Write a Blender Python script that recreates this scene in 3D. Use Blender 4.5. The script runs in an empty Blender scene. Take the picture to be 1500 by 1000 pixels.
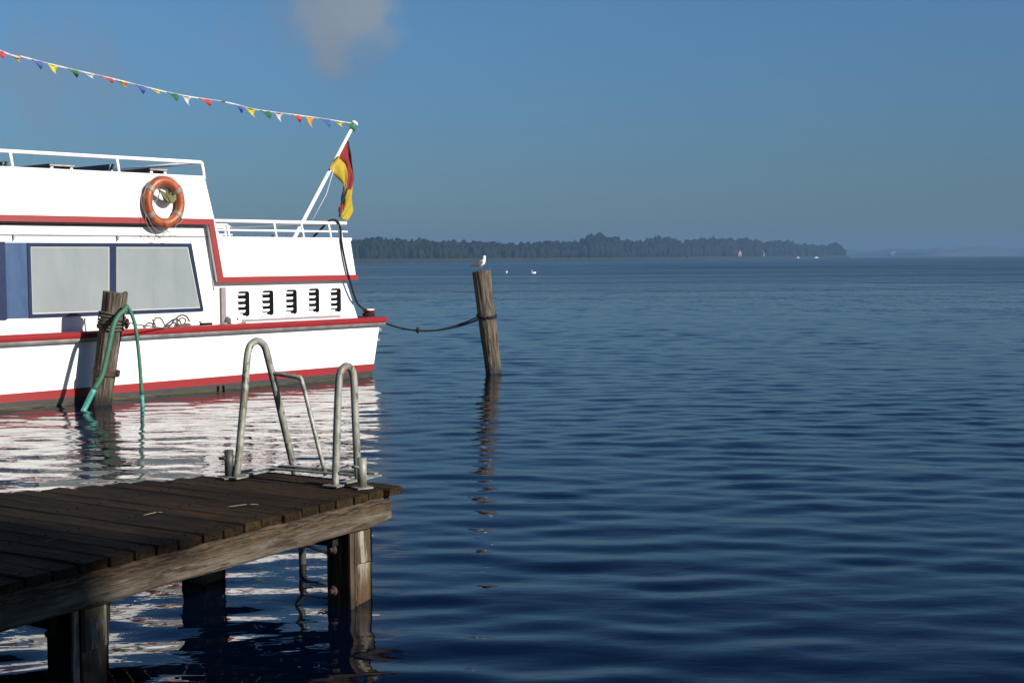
import bpy, bmesh, math, random
import numpy as np
from math import sin, cos, tan, atan, atan2, radians, degrees, pi, sqrt, exp
from mathutils import Vector, Matrix, noise

random.seed(7)
scene = bpy.context.scene
COL = scene.collection

# ------------------------------------------------------------------ camera
F_PX, CAM_H = 1950.0, 2.4
PITCH, ROLL = atan(122 / F_PX), radians(0.35)
cam_data = bpy.data.cameras.new('camera')
cam_data.sensor_width = 36.0
cam_data.lens = 36.0 * F_PX / 1500.0
cam_data.clip_start, cam_data.clip_end = 0.1, 40000
cam = bpy.data.objects.new('camera', cam_data)
COL.objects.link(cam)
cam.matrix_world = (Matrix.Translation((0, 0, CAM_H)) @ Matrix.Rotation(pi / 2 - PITCH, 4, 'X')
                    @ Matrix.Rotation(-ROLL, 4, 'Z'))
scene.camera = cam

# ------------------------------------------------------------------ sun, sky, exposure
SUN_AZ, SUN_EL = radians(122.5), radians(24)          # clockwise from +Y
sun_dir = Vector((sin(SUN_AZ) * cos(SUN_EL), cos(SUN_AZ) * cos(SUN_EL), sin(SUN_EL)))
sl = bpy.data.lights.new('sun', 'SUN')
sl.energy, sl.angle, sl.color = 5.0, radians(0.53), (1.0, 0.94, 0.86)
sun = bpy.data.objects.new('sun', sl)
COL.objects.link(sun)
sun.rotation_euler = (-sun_dir).to_track_quat('-Z', 'Y').to_euler()
sun.location = (20, -20, 30)

world = bpy.data.worlds.new('World')
scene.world = world
world.use_nodes = True
wt = world.node_tree
wt.nodes.clear()


def N(t, typ, **kw):
    n = t.nodes.new(typ)
    for k, v in kw.items():
        if k.startswith('i_'):
            n.inputs[k[2:].replace('_', ' ')].default_value = v
        else:
            setattr(n, k, v)
    return n


def mathn(t, op, a, b=None, clamp=False):
    n = t.nodes.new('ShaderNodeMath')
    n.operation = op
    n.use_clamp = clamp
    for i, v in enumerate((a, b)):
        if v is None:
            continue
        if isinstance(v, (int, float)):
            n.inputs[i].default_value = v
        else:
            t.links.new(v, n.inputs[i])
    return n.outputs[0]


def mixc(t, fac, a, b, mode='MIX'):
    n = t.nodes.new('ShaderNodeMix')
    n.data_type = 'RGBA'
    n.blend_type = mode
    for sock, v in ((n.inputs[0], fac), (n.inputs[6], a), (n.inputs[7], b)):
        if isinstance(v, (int, float)):
            sock.default_value = v
        elif isinstance(v, tuple):
            sock.default_value = v if len(v) == 4 else (*v, 1)
        else:
            t.links.new(v, sock)
    return n.outputs[2]


sky = N(wt, 'ShaderNodeTexSky', sky_type='NISHITA', sun_disc=False)
sky.sun_elevation, sky.sun_rotation = SUN_EL, SUN_AZ
sky.altitude, sky.air_density, sky.dust_density, sky.ozone_density = 0, 1.0, 0.3, 3.0
# small clouds: soft noisy clumps fixed at directions in the sky
tc = N(wt, 'ShaderNodeTexCoord')
nz = N(wt, 'ShaderNodeTexNoise', i_Scale=24.0, i_Detail=7.0, i_Roughness=0.55)
wt.links.new(tc.outputs['Generated'], nz.inputs['Vector'])


def ray(px, py):
    x, y = (px - 750) / F_PX, -(py - 500) / F_PX
    c, s = cos(ROLL), sin(ROLL)
    x, y = x * c + y * s, -x * s + y * c
    cp, sp = cos(PITCH), sin(PITCH)
    return Vector((x, cp + y * sp, -sp + y * cp))


sxyz = N(wt, 'ShaderNodeSeparateXYZ')
wt.links.new(tc.outputs['Generated'], sxyz.inputs[0])
el = N(wt, 'ShaderNodeMapRange', interpolation_type='SMOOTHSTEP')      # tint that darkens the sky towards the horizon
el.inputs['From Min'].default_value, el.inputs['From Max'].default_value = -0.02, 0.22
wt.links.new(sxyz.outputs[2], el.inputs['Value'])
tint = mixc(wt, el.outputs[0], (0.35, 0.50, 0.69), (0.64, 0.94, 1.18))
el2 = N(wt, 'ShaderNodeMapRange', interpolation_type='SMOOTHSTEP')
el2.inputs['From Min'].default_value, el2.inputs['From Max'].default_value = 0.18, 0.6
wt.links.new(sxyz.outputs[2], el2.inputs['Value'])
tint = mixc(wt, el2.outputs[0], tint, (0.40, 0.82, 1.32))
skycol = mixc(wt, 1.0, sky.outputs[0], tint, 'MULTIPLY')
for (px, py, size, amount, col) in ((512, 14, 0.052, 0.85, (3.9, 4.5, 5.15)), (440, 35, 0.05, 0.28, (2.8, 3.4, 4.2)),
                                    (525, 85, 0.035, 0.2, (2.2, 2.8, 3.7)),
                                    (90, 105, 0.055, 0.22, (3.2, 3.5, 4.2)), (160, 135, 0.04, 0.16, (3.0, 3.4, 4.2)),
                                    (40, 100, 0.05, 0.14, (3.2, 3.5, 4.2)), (335, 60, 0.025, 0.12, (3, 3.4, 4.2))):
    d = ray(px, py).normalized()
    sub = N(wt, 'ShaderNodeVectorMath', operation='DISTANCE')
    wt.links.new(tc.outputs['Generated'], sub.inputs[0])
    sub.inputs[1].default_value = d
    r = mathn(wt, 'DIVIDE', sub.outputs['Value'], size)
    r = mathn(wt, 'ADD', r, mathn(wt, 'MULTIPLY', mathn(wt, 'SUBTRACT', nz.outputs[0], 0.5), 1.5))
    m = mathn(wt, 'SUBTRACT', 1.0, r, True)
    ss = N(wt, 'ShaderNodeMapRange', interpolation_type='SMOOTHERSTEP')
    ss.inputs['From Max'].default_value = 0.75
    wt.links.new(m, ss.inputs['Value'])
    f = mathn(wt, 'MULTIPLY', ss.outputs[0], amount)
    skycol = mixc(wt, f, skycol, col)
bg = N(wt, 'ShaderNodeBackground', i_Strength=0.0475)
wo = N(wt, 'ShaderNodeOutputWorld')
wt.links.new(skycol, bg.inputs['Color'])
wt.links.new(bg.outputs[0], wo.inputs['Surface'])

vs = scene.view_settings
vs.view_transform, vs.look, vs.exposure, vs.gamma = 'Standard', 'None', 0.6, 1.0
vs.use_curve_mapping = False
scene.cycles.use_denoising = True
scene.cycles.denoiser = 'OPENIMAGEDENOISE'
scene.cycles.max_bounces = 8
scene.cycles.volume_bounces = 1
scene.cycles.sample_clamp_indirect = 6

# ------------------------------------------------------------------ helpers


def atz(px, py, z):
    """point at height z seen at a photograph position"""
    d = ray(px, py)
    return Vector((0, 0, CAM_H)) + d * ((z - CAM_H) / d.z)


def atplane(px, py, p0, nrm):
    d = ray(px, py)
    o = Vector((0, 0, CAM_H))
    return o + d * ((Vector(p0) - o).dot(nrm) / d.dot(nrm))


def atdepth(px, py, depth):
    d = ray(px, py)
    return Vector((0, 0, CAM_H)) + d * (depth / d.y)


class MB:
    def __init__(s):
        s.v, s.f, s.smooth = [], [], []

    def add(s, verts, faces, smooth=False):
        o = len(s.v)
        s.v += [tuple(p) for p in verts]
        s.f += [tuple(o + i for i in f) for f in faces]
        s.smooth += [smooth] * len(faces)
        return s

    def box(s, c, size, rot=None):
        hx, hy, hz = (d / 2 for d in size)
        vs_ = [Vector((x, y, z)) for x in (-hx, hx) for y in (-hy, hy) for z in (-hz, hz)]
        if rot is not None:
            vs_ = [rot @ p for p in vs_]
        vs_ = [p + Vector(c) for p in vs_]
        return s.add(vs_, [(0, 1, 3, 2), (4, 6, 7, 5), (0, 4, 5, 1), (2, 3, 7, 6), (0, 2, 6, 4), (1, 5, 7, 3)])

    def bar(s, a, b, w, h, up=(0, 0, 1)):
        a, b = Vector(a), Vector(b)
        d = (b - a).normalized()
        r = d.cross(Vector(up))
        r = r.normalized() if r.length > 1e-5 else Vector((1, 0, 0))
        u = r.cross(d)
        vs_ = [p + r * x * w / 2 + u * y * h / 2 for p in (a, b) for x, y in ((-1, -1), (1, -1), (1, 1), (-1, 1))]
        return s.add(vs_, [(3, 2, 1, 0), (4, 5, 6, 7), (0, 1, 5, 4), (1, 2, 6, 5), (2, 3, 7, 6), (3, 0, 4, 7)])

    def tube(s, path, r, seg=10, closed=False):
        path = [Vector(p) for p in path]
        n = len(path)
        rs = r if isinstance(r, (list, tuple)) else [r] * n
        ref, vs_ = None, []
        for i, p in enumerate(path):
            if closed:
                d = path[(i + 1) % n] - path[i - 1]
            else:
                d = path[min(i + 1, n - 1)] - path[max(i - 1, 0)]
            d.normalize()
            if ref is None:
                ref = d.orthogonal().normalized()
            ref = (ref - d * ref.dot(d))
            ref = ref.normalized() if ref.length > 1e-6 else d.orthogonal().normalized()
            b = d.cross(ref)
            vs_ += [p + (ref * cos(2 * pi * k / seg) + b * sin(2 * pi * k / seg)) * rs[i] for k in range(seg)]
        fs = []
        for i in range(n if closed else n - 1):
            j = (i + 1) % n
            fs += [(i * seg + k, i * seg + (k + 1) % seg, j * seg + (k + 1) % seg, j * seg + k) for k in range(seg)]
        s.add(vs_, fs, True)
        if not closed:
            o = len(s.v) - len(vs_)
            s.f += [tuple(o + k for k in reversed(range(seg))), tuple(o + (n - 1) * seg + k for k in range(seg))]
            s.smooth += [False, False]
        return s

    def loft(s, rings, smooth=True, cap=True):
        seg = len(rings[0])
        vs_ = [p for r in rings for p in r]
        fs = [(i * seg + k, i * seg + (k + 1) % seg, (i + 1) * seg + (k + 1) % seg, (i + 1) * seg + k)
              for i in range(len(rings) - 1) for k in range(seg)]
        s.add(vs_, fs, smooth)
        if cap:
            o = len(s.v) - len(vs_)
            s.f += [tuple(o + k for k in reversed(range(seg))), tuple(o + (len(rings) - 1) * seg + k for k in range(seg))]
            s.smooth += [False, False]
        return s

    def prism(s, poly, y0, y1):
        """poly in (x, z), extruded along y"""
        n = len(poly)
        vs_ = [(x, y0, z) for x, z in poly] + [(x, y1, z) for x, z in poly]
        fs = [tuple(range(n)), tuple(reversed(range(n, 2 * n)))]
        fs += [(i, n + i, n + (i + 1) % n, (i + 1) % n) for i in range(n)]
        return s.add(vs_, fs)

    def build(s, name, mat, parent=None, bevel=0):
        me = bpy.data.meshes.new(name)
        me.from_pydata(s.v, [], s.f)
        me.polygons.foreach_set('use_smooth', s.smooth)
        bm = bmesh.new()
        bm.from_mesh(me)
        bmesh.ops.recalc_face_normals(bm, faces=bm.faces)
        if bevel:
            bmesh.ops.bevel(bm, geom=list(bm.edges), offset=bevel, segments=1, affect='EDGES', clamp_overlap=True)
        bm.to_mesh(me)
        bm.free()
        if mat:
            me.materials.append(mat)
        o = bpy.data.objects.new(name, me)
        COL.objects.link(o)
        if parent:
            o.parent = parent
        return o


def tag(o, label=None, cat=None, group=None, kind=None):
    for k, v in (('label', label), ('category', cat), ('group', group), ('kind', kind)):
        if v:
            o[k] = v
    return o


def empty(name, loc=(0, 0, 0), rz=0.0, rot=None):
    o = bpy.data.objects.new(name, None)
    o.location = loc
    o.rotation_euler = rot if rot else (0, 0, rz)
    COL.objects.link(o)
    return o


def smoothpath(pts, n=8):
    """Catmull-Rom through points"""
    p = [Vector(q) for q in pts]
    p = [p[0] * 2 - p[1]] + p + [p[-1] * 2 - p[-2]]
    out = []
    for i in range(1, len(p) - 2):
        a, b, c, d = p[i - 1:i + 3]
        for k in range(n):
            t = k / n
            out.append(0.5 * ((2 * b) + (c - a) * t + (2 * a - 5 * b + 4 * c - d) * t * t
                              + (3 * b - a - 3 * c + d) * t ** 3))
    out.append(p[-2])
    return out


# ------------------------------------------------------------------ materials
def mat(name, base, base2=None, rough=0.5, metal=0.0, scale=5.0, stretch=(1, 1, 1), detail=5.0, bump=0.0,
        bscale=None, contrast=(0.35, 0.65), third=None, third_scale=2.0, third_at=(0.55, 0.7), spec=0.5, coat=0.0,
        rvar=0.0, world_wet=None, coords='Object', bdist=0.02, k=0.62):
    sc_ = lambda c: tuple(x * k for x in c) if c else c
    base, base2, third = sc_(base), sc_(base2), sc_(third)
    if world_wet:
        world_wet = (world_wet[0], world_wet[1], sc_(world_wet[2]))
    m = bpy.data.materials.new(name)
    m.use_nodes = True
    t = m.node_tree
    t.nodes.clear()
    out = N(t, 'ShaderNodeOutputMaterial')
    b = N(t, 'ShaderNodeBsdfPrincipled')
    t.links.new(b.outputs[0], out.inputs[0])
    b.inputs['Roughness'].default_value = rough
    b.inputs['Metallic'].default_value = metal
    b.inputs['Specular IOR Level'].default_value = spec
    b.inputs['Coat Weight'].default_value = coat
    c4 = lambda c: (*c, 1)
    if base2 is None and not bump:
        b.inputs['Base Color'].default_value = c4(base)
        return m
    tc_ = N(t, 'ShaderNodeTexCoord')
    oi = N(t, 'ShaderNodeObjectInfo')
    off = N(t, 'ShaderNodeVectorMath', operation='MULTIPLY_ADD')
    t.links.new(tc_.outputs[coords], off.inputs[0])
    off.inputs[1].default_value = stretch
    rn = N(t, 'ShaderNodeVectorMath', operation='SCALE')
    rn.inputs[0].default_value = (37, 53, 71)
    t.links.new(oi.outputs['Random'], rn.inputs['Scale'])
    t.links.new(rn.outputs[0], off.inputs[2])
    nt = N(t, 'ShaderNodeTexNoise', i_Scale=scale, i_Detail=detail, i_Roughness=0.62)
    t.links.new(off.outputs[0], nt.inputs['Vector'])
    mr = N(t, 'ShaderNodeMapRange')
    mr.inputs['From Min'].default_value, mr.inputs['From Max'].default_value = contrast
    t.links.new(nt.outputs[0], mr.inputs['Value'])
    col = mixc(t, mr.outputs[0], c4(base), c4(base2 or base))
    if third:
        n3 = N(t, 'ShaderNodeTexNoise', i_Scale=third_scale, i_Detail=6.0, i_Roughness=0.65)
        t.links.new(off.outputs[0], n3.inputs['Vector'])
        m3 = N(t, 'ShaderNodeMapRange')
        m3.inputs['From Min'].default_value, m3.inputs['From Max'].default_value = third_at
        t.links.new(n3.outputs[0], m3.inputs['Value'])
        col = mixc(t, m3.outputs[0], col, c4(third))
    if world_wet:      # damp, algae-grown foot of things that stand in the lake
        z0, z1, wc = world_wet
        g = N(t, 'ShaderNodeNewGeometry')
        sx = N(t, 'ShaderNodeSeparateXYZ')
        t.links.new(g.outputs['Position'], sx.inputs[0])
        nn = N(t, 'ShaderNodeTexNoise', i_Scale=9.0, i_Detail=4.0)
        zz = mathn(t, 'ADD', sx.outputs[2], mathn(t, 'MULTIPLY', mathn(t, 'SUBTRACT', nn.outputs[0], 0.5), 0.22))
        w = N(t, 'ShaderNodeMapRange')
        w.inputs['From Min'].default_value, w.inputs['From Max'].default_value = z0, z1
        w.inputs['To Min'].default_value, w.inputs['To Max'].default_value = 1, 0
        t.links.new(zz, w.inputs['Value'])
        col = mixc(t, w.outputs[0], col, c4(wc))
        rr = mathn(t, 'SUBTRACT', rough, mathn(t, 'MULTIPLY', w.outputs[0], 0.35))
        t.links.new(rr, b.inputs['Roughness'])
    elif rvar:
        rr = mathn(t, 'ADD', rough - rvar / 2, mathn(t, 'MULTIPLY', nt.outputs[0], rvar))
        t.links.new(rr, b.inputs['Roughness'])
    t.links.new(col, b.inputs['Base Color'])
    if bump:
        bn = nt
        if bscale:
            bn = N(t, 'ShaderNodeTexNoise', i_Scale=bscale, i_Detail=6.0, i_Roughness=0.65)
            t.links.new(off.outputs[0], bn.inputs['Vector'])
        bb = N(t, 'ShaderNodeBump', i_Strength=bump, i_Distance=bdist)
        t.links.new(bn.outputs[0], bb.inputs['Height'])
        t.links.new(bb.outputs[0], b.inputs['Normal'])
    return m


M = {}
M['white'] = mat('white_boat_paint', k=1.0, base=(0.80, 0.80, 0.79), base2=(0.74, 0.74, 0.72), rough=0.32, scale=2.2,
                 stretch=(1, 1, 0.35), contrast=(0.45, 0.75), bump=0.03, bscale=3)
M['rail_white'] = mat('white_rail_paint', k=1.0, base=(0.80, 0.80, 0.79), base2=(0.70, 0.69, 0.66), rough=0.35, scale=9, contrast=(0.5, 0.8))
M['red'] = mat('red_boat_paint', (0.40, 0.022, 0.024), (0.33, 0.020, 0.022), rough=0.42, scale=4, stretch=(0.5, 1, 2), rvar=0.2)
M['red_deck'] = mat('red_deck_paint', (0.40, 0.03, 0.035), (0.50, 0.12, 0.11), rough=0.5, scale=14, contrast=(0.5, 0.75), bump=0.2)
M['boot'] = mat('dark_antifouling', (0.034, 0.034, 0.040), (0.055, 0.050, 0.050), rough=0.6, scale=5, stretch=(0.4, 1, 2))
M['algae'] = mat('waterline_growth', (0.025, 0.022, 0.010), (0.075, 0.066, 0.012), rough=0.55, scale=7, stretch=(0.7, 1, 4), bump=0.5)
M['steel'] = mat('rub_strip_steel', (0.42, 0.42, 0.40), (0.62, 0.62, 0.6), rough=0.38, metal=0.7, scale=4, stretch=(1.2, 1, 1), rvar=0.3)
M['navy'] = mat('navy_window_frame', (0.010, 0.022, 0.075), (0.016, 0.03, 0.10), rough=0.3, scale=6)
M['blue'] = mat('blue_panel_paint', (0.035, 0.085, 0.20), (0.055, 0.12, 0.25), rough=0.35, scale=3, stretch=(2, 1, 0.7))
M['pane'] = mat('milky_window_pane', (0.285, 0.335, 0.355), (0.36, 0.395, 0.40), rough=0.3, scale=1.1, stretch=(1.6, 1, 0.5), contrast=(0.25, 0.75),
                third=(0.40, 0.43, 0.42), third_scale=1.2, third_at=(0.5, 0.8), coat=0.6, rvar=0.25)
M['seal'] = mat('pale_window_seal', (0.62, 0.66, 0.56), rough=0.5)
M['black'] = mat('vent_black', (0.010, 0.010, 0.011), rough=0.9, spec=0.03)
M['bench'] = mat('dark_bench_slats', (0.016, 0.018, 0.022), (0.03, 0.03, 0.03), rough=0.55, scale=8, stretch=(1, 6, 6))
M['grey_paint_shade'] = mat('grey_paint_and_shade', (0.30, 0.265, 0.265), (0.36, 0.32, 0.315), rough=0.6, scale=5)  # grey decks and fittings, also the painted recess shade by the side deck
M['orange'] = mat('weathered_orange_plastic', (0.40, 0.075, 0.014), (0.50, 0.15, 0.05), rough=0.42, scale=7, contrast=(0.35, 0.65),
                  third=(0.30, 0.035, 0.010), third_scale=5, third_at=(0.52, 0.66), bump=0.35, bscale=18)
M['band'] = mat('ring_reflective_band', (0.30, 0.24, 0.19), (0.38, 0.32, 0.26), rough=0.5, scale=14)
M['line'] = mat('grey_grab_line', (0.45, 0.44, 0.42), (0.28, 0.27, 0.26), rough=0.8, scale=30)
M['rope'] = mat('weathered_hemp_rope', (0.20, 0.15, 0.09), (0.10, 0.075, 0.045), rough=0.9, scale=60, bump=0.6)
M['darkrope'] = mat('dark_mooring_rope', (0.022, 0.020, 0.02), (0.05, 0.044, 0.04), rough=0.95, scale=60, bump=0.6, spec=0.1)
M['bundle'] = mat('olive_line_bundle', (0.30, 0.27, 0.12), (0.14, 0.13, 0.05), rough=0.9, scale=40, bump=0.5)
M['hose'] = mat('faded_green_hose', (0.025, 0.15, 0.085), (0.05, 0.21, 0.13), rough=0.65, scale=6,
                third=(0.10, 0.12, 0.07), third_scale=5, third_at=(0.62, 0.72), world_wet=(0.0, 0.06, (0.05, 0.05, 0.02)))
M['hosefoot'] = mat('turquoise_hose_end', (0.06, 0.36, 0.30), (0.09, 0.42, 0.36), rough=0.4, scale=8)
M['pile'] = mat('weathered_pile_wood', (0.21, 0.165, 0.12), (0.050, 0.034, 0.022), rough=0.9, scale=9, stretch=(3.2, 3.2, 0.30),
                contrast=(0.40, 0.62), third=(0.36, 0.31, 0.24), third_scale=7, third_at=(0.55, 0.66), bump=1.0, bscale=13, bdist=0.05,
                world_wet=(0.05, 0.26, (0.022, 0.018, 0.010)))
M['endgrain'] = mat('pile_end_grain', (0.10, 0.08, 0.06), (0.18, 0.14, 0.1), rough=0.9, scale=14, bump=0.5)
M['iron'] = mat('rusty_iron', (0.05, 0.042, 0.038), (0.13, 0.07, 0.04), rough=0.7, metal=0.4, scale=14, bump=0.3)
M['plank'] = mat('dark_wet_plank', (0.068, 0.043, 0.020), (0.019, 0.0125, 0.0065), rough=0.9, scale=3.6, stretch=(1.0, 9, 9),
                 contrast=(0.34, 0.66), third=(0.10, 0.056, 0.022), third_scale=1.1, third_at=(0.52, 0.72), bump=1.0, bscale=6, spec=0.12, bdist=0.03)
M['beam'] = mat('grey_weathered_beam', (0.26, 0.215, 0.15), (0.13, 0.098, 0.062), rough=0.9, scale=3.2, stretch=(0.7, 6, 6),
                contrast=(0.35, 0.65), third=(0.09, 0.055, 0.03), third_scale=2.2, third_at=(0.54, 0.64), bump=1.0, bscale=5)
M['rot'] = mat('rotten_brown_beam', (0.21, 0.14, 0.075), (0.07, 0.042, 0.022), rough=0.92, scale=3.6, stretch=(1.2, 7, 7),
               contrast=(0.35, 0.62), third=(0.30, 0.23, 0.13), third_scale=3, third_at=(0.52, 0.68), bump=1.0, bscale=5, bdist=0.04)
M['edge'] = mat('edge_beam_wood', (0.27, 0.225, 0.165), (0.12, 0.09, 0.058), rough=0.9, scale=4.0, stretch=(0.8, 7, 7),
                contrast=(0.38, 0.62), third=(0.07, 0.045, 0.026), third_scale=3.5, third_at=(0.55, 0.62), bump=1.0, bscale=7, bdist=0.05)
# its upper edge is rotten and brown, the lower half is bare grey wood
t = M['edge'].node_tree
pb = next(n for n in t.nodes if n.type == 'BSDF_PRINCIPLED')
src = pb.inputs['Base Color'].links[0].from_socket
tc2 = N(t, 'ShaderNodeTexCoord')
sz = N(t, 'ShaderNodeSeparateXYZ')
t.links.new(tc2.outputs['Object'], sz.inputs[0])
mp2 = N(t, 'ShaderNodeVectorMath', operation='MULTIPLY')
mp2.inputs[1].default_value = (4.5, 14, 42)
t.links.new(tc2.outputs['Object'], mp2.inputs[0])
n2 = N(t, 'ShaderNodeTexNoise', i_Scale=1.6, i_Detail=7.0, i_Roughness=0.7)
t.links.new(mp2.outputs[0], n2.inputs['Vector'])
zz2 = mathn(t, 'ADD', sz.outputs[2], mathn(t, 'MULTIPLY', mathn(t, 'SUBTRACT', n2.outputs[0], 0.5), 0.22))
rm = N(t, 'ShaderNodeMapRange')
rm.inputs['From Min'].default_value, rm.inputs['From Max'].default_value = 0.605, 0.655
t.links.new(zz2, rm.inputs['Value'])
cr = N(t, 'ShaderNodeMapRange')
cr.inputs['From Min'].default_value, cr.inputs['From Max'].default_value = 0.44, 0.58
t.links.new(n2.outputs[0], cr.inputs['Value'])
rotc = mixc(t, cr.outputs[0], (0.016, 0.009, 0.005, 1), (0.115, 0.072, 0.034, 1))
t.links.new(mixc(t, mathn(t, 'MULTIPLY', rm.outputs[0], 0.95), src, rotc), pb.inputs['Base Color'])
M['post'] = mat('jetty_post_wood', (0.125, 0.088, 0.046), (0.040, 0.027, 0.015), rough=0.9, scale=5, stretch=(2.5, 2.5, 0.4),
                third=(0.42, 0.38, 0.31), third_scale=2.2, third_at=(0.55, 0.62), bump=0.8, bscale=8, world_wet=(0.05, 0.2, (0.03, 0.02, 0.012)))
M['plank_shade'] = mat('shade_dark_plank', (0.022, 0.017, 0.012), (0.010, 0.008, 0.006), rough=0.85, scale=5, stretch=(2.5, 2.5, 0.3), bump=0.6, spec=0.2)  # near-black base paints in the shade under the deck
M['peel'] = mat('post_peeling_whitewash', (0.46, 0.42, 0.34), (0.12, 0.085, 0.050), rough=0.9, scale=7, stretch=(2.4, 2.4, 0.35),
                contrast=(0.44, 0.56), third=(0.055, 0.033, 0.016), third_scale=6, third_at=(0.53, 0.62), bump=1.0, bdist=0.04,
                world_wet=(0.10, 0.34, (0.10, 0.055, 0.022)))
M['peeltwig'] = mat('dry_twig', (0.30, 0.25, 0.16), (0.2, 0.16, 0.1), rough=0.9, scale=30)
M['galv'] = mat('weathered_galvanised_steel', (0.47, 0.475, 0.42), (0.22, 0.225, 0.18), rough=0.55, metal=0.2, scale=13, stretch=(1, 1, 0.5),
                contrast=(0.42, 0.62), third=(0.09, 0.085, 0.05), third_scale=24, third_at=(0.57, 0.64), bump=0.35, bscale=30, bdist=0.006)
M['galvdark'] = mat('dark_galvanised_steel', (0.07, 0.075, 0.075), (0.13, 0.13, 0.12), rough=0.55, metal=0.4, scale=14)
for k, c in dict(p_red=(0.62, 0.05, 0.05), p_orange=(0.80, 0.36, 0.02), p_blue=(0.05, 0.12, 0.45), p_yellow=(0.72, 0.62, 0.04),
                 p_green=(0.02, 0.16, 0.06), p_white=(0.78, 0.78, 0.78), f_black=(0.012, 0.01, 0.012), f_red=(0.30, 0.010, 0.014),
                 f_gold=(0.56, 0.40, 0.015)).items():
    M[k] = mat('cloth_' + k[2:] + ('_flag' if k[0] == 'f' else '_pennant'), c, tuple(x * 0.85 for x in c), rough=0.8, scale=12)
M['gullwhite'] = mat('white_plumage', k=1.0, base=(0.80, 0.79, 0.77), base2=(0.7, 0.69, 0.67), rough=0.8, scale=30)
M['gullgrey'] = mat('grey_plumage', (0.12, 0.10, 0.10), (0.2, 0.17, 0.16), rough=0.8, scale=30)
M['gullblack'] = mat('dark_plumage', (0.02, 0.02, 0.022), rough=0.8)
M['bill'] = mat('dark_red_bill', (0.25, 0.06, 0.03), rough=0.5)
M['leaf'] = mat('far_tree_foliage', (0.010, 0.020, 0.013), (0.019, 0.030, 0.016), rough=0.9, scale=0.08, spec=0.1, coords='Object', contrast=(0.4, 0.6))
M['conifer'] = mat('far_conifer_foliage', (0.010, 0.020, 0.013), (0.018, 0.03, 0.016), rough=0.9, scale=0.1, spec=0.1)
M['reed'] = mat('shore_reeds', (0.04, 0.06, 0.03), (0.06, 0.07, 0.035), rough=0.9, scale=0.05, stretch=(1, 1, 1))
M['grass'] = mat('shore_grass', (0.06, 0.10, 0.03), (0.09, 0.11, 0.04), rough=0.95, scale=0.3)
M['bark'] = mat('tree_bark', (0.09, 0.07, 0.05), (0.05, 0.04, 0.03), rough=0.9, scale=6, bump=0.6)
M['oakleaf'] = mat('near_tree_leaf', (0.05, 0.09, 0.02), (0.08, 0.12, 0.03), rough=0.7, scale=3)
M['housewall'] = mat('white_house_wall', (0.5, 0.48, 0.45), (0.42, 0.40, 0.38), rough=0.8, scale=0.5)
M['roof'] = mat('red_tile_roof', (0.32, 0.07, 0.045), (0.25, 0.06, 0.04), rough=0.8, scale=0.6)
M['hill'] = mat('far_wooded_hill', (0.04, 0.06, 0.03), (0.065, 0.08, 0.04), rough=0.95, scale=0.01)

t = M['plank'].node_tree
pb = next(n for n in t.nodes if n.type == 'BSDF_PRINCIPLED')
src = pb.inputs['Base Color'].links[0].from_socket
oi2 = N(t, 'ShaderNodeObjectInfo')
vary = N(t, 'ShaderNodeMapRange')
vary.inputs['To Min'].default_value, vary.inputs['To Max'].default_value = 0.62, 1.35
t.links.new(oi2.outputs['Random'], vary.inputs['Value'])
cmb = N(t, 'ShaderNodeCombineColor')
for i in range(3):
    t.links.new(vary.outputs[0], cmb.inputs[i])
t.links.new(mixc(t, 1.0, src, cmb.outputs[0], 'MULTIPLY'), pb.inputs['Base Color'])

# ------------------------------------------------------------------ lake
wm = bpy.data.materials.new('lake_water')
wm.use_nodes = True
t = wm.node_tree
t.nodes.clear()
out = N(t, 'ShaderNodeOutputMaterial')
wb = N(t, 'ShaderNodeBsdfPrincipled')
t.links.new(wb.outputs[0], out.inputs[0])
wb.inputs['Base Color'].default_value = (0.0003, 0.0024, 0.0085, 1)
wb.inputs['IOR'].default_value = 1.333
wb.inputs['Specular IOR Level'].default_value = 0.5
geo = N(t, 'ShaderNodeNewGeometry')


def wnoise(sx, sy, scale, detail=2.0, rough=0.5, dist=0.0):
    mp = N(t, 'ShaderNodeVectorMath', operation='MULTIPLY')
    mp.inputs[1].default_value = (sx, sy, 1)
    t.links.new(geo.outputs['Position'], mp.inputs[0])
    n = N(t, 'ShaderNodeTexNoise', i_Scale=scale, i_Detail=detail, i_Roughness=rough, i_Distortion=dist)
    t.links.new(mp.outputs[0], n.inputs['Vector'])
    return n.outputs[0]


ln = N(t, 'ShaderNodeVectorMath', operation='LENGTH')
t.links.new(geo.outputs['Position'], ln.inputs[0])
dist_ = ln.outputs['Value']
# calm and ruffled patches
patch = wnoise(0.35, 1.6, 0.03, 3.0)
pm = N(t, 'ShaderNodeMapRange')
pm.inputs['From Min'].default_value, pm.inputs['From Max'].default_value = 0.38, 0.62
pm.inputs['To Min'].default_value, pm.inputs['To Max'].default_value = 0.45, 1.25
t.links.new(patch, pm.inputs['Value'])
far = N(t, 'ShaderNodeMapRange')          # beyond the meshed waves the ripples are relief only
far.inputs['From Min'].default_value, far.inputs['From Max'].default_value = 25, 120
t.links.new(dist_, far.inputs['Value'])
h_small = mathn(t, 'MULTIPLY', wnoise(1.0, 2.0, 3.6, 2.0, 0.5, 0.4), 0.0060)
h_mid = mathn(t, 'MULTIPLY', wnoise(0.45, 1.0, 0.95, 2.0, 0.45, 0.5), 0.10)
h_mid = mathn(t, 'MULTIPLY', h_mid, far.outputs[0])
far2 = N(t, 'ShaderNodeMapRange')
far2.inputs['From Min'].default_value, far2.inputs['From Max'].default_value = 45, 130
t.links.new(dist_, far2.inputs['Value'])
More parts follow.
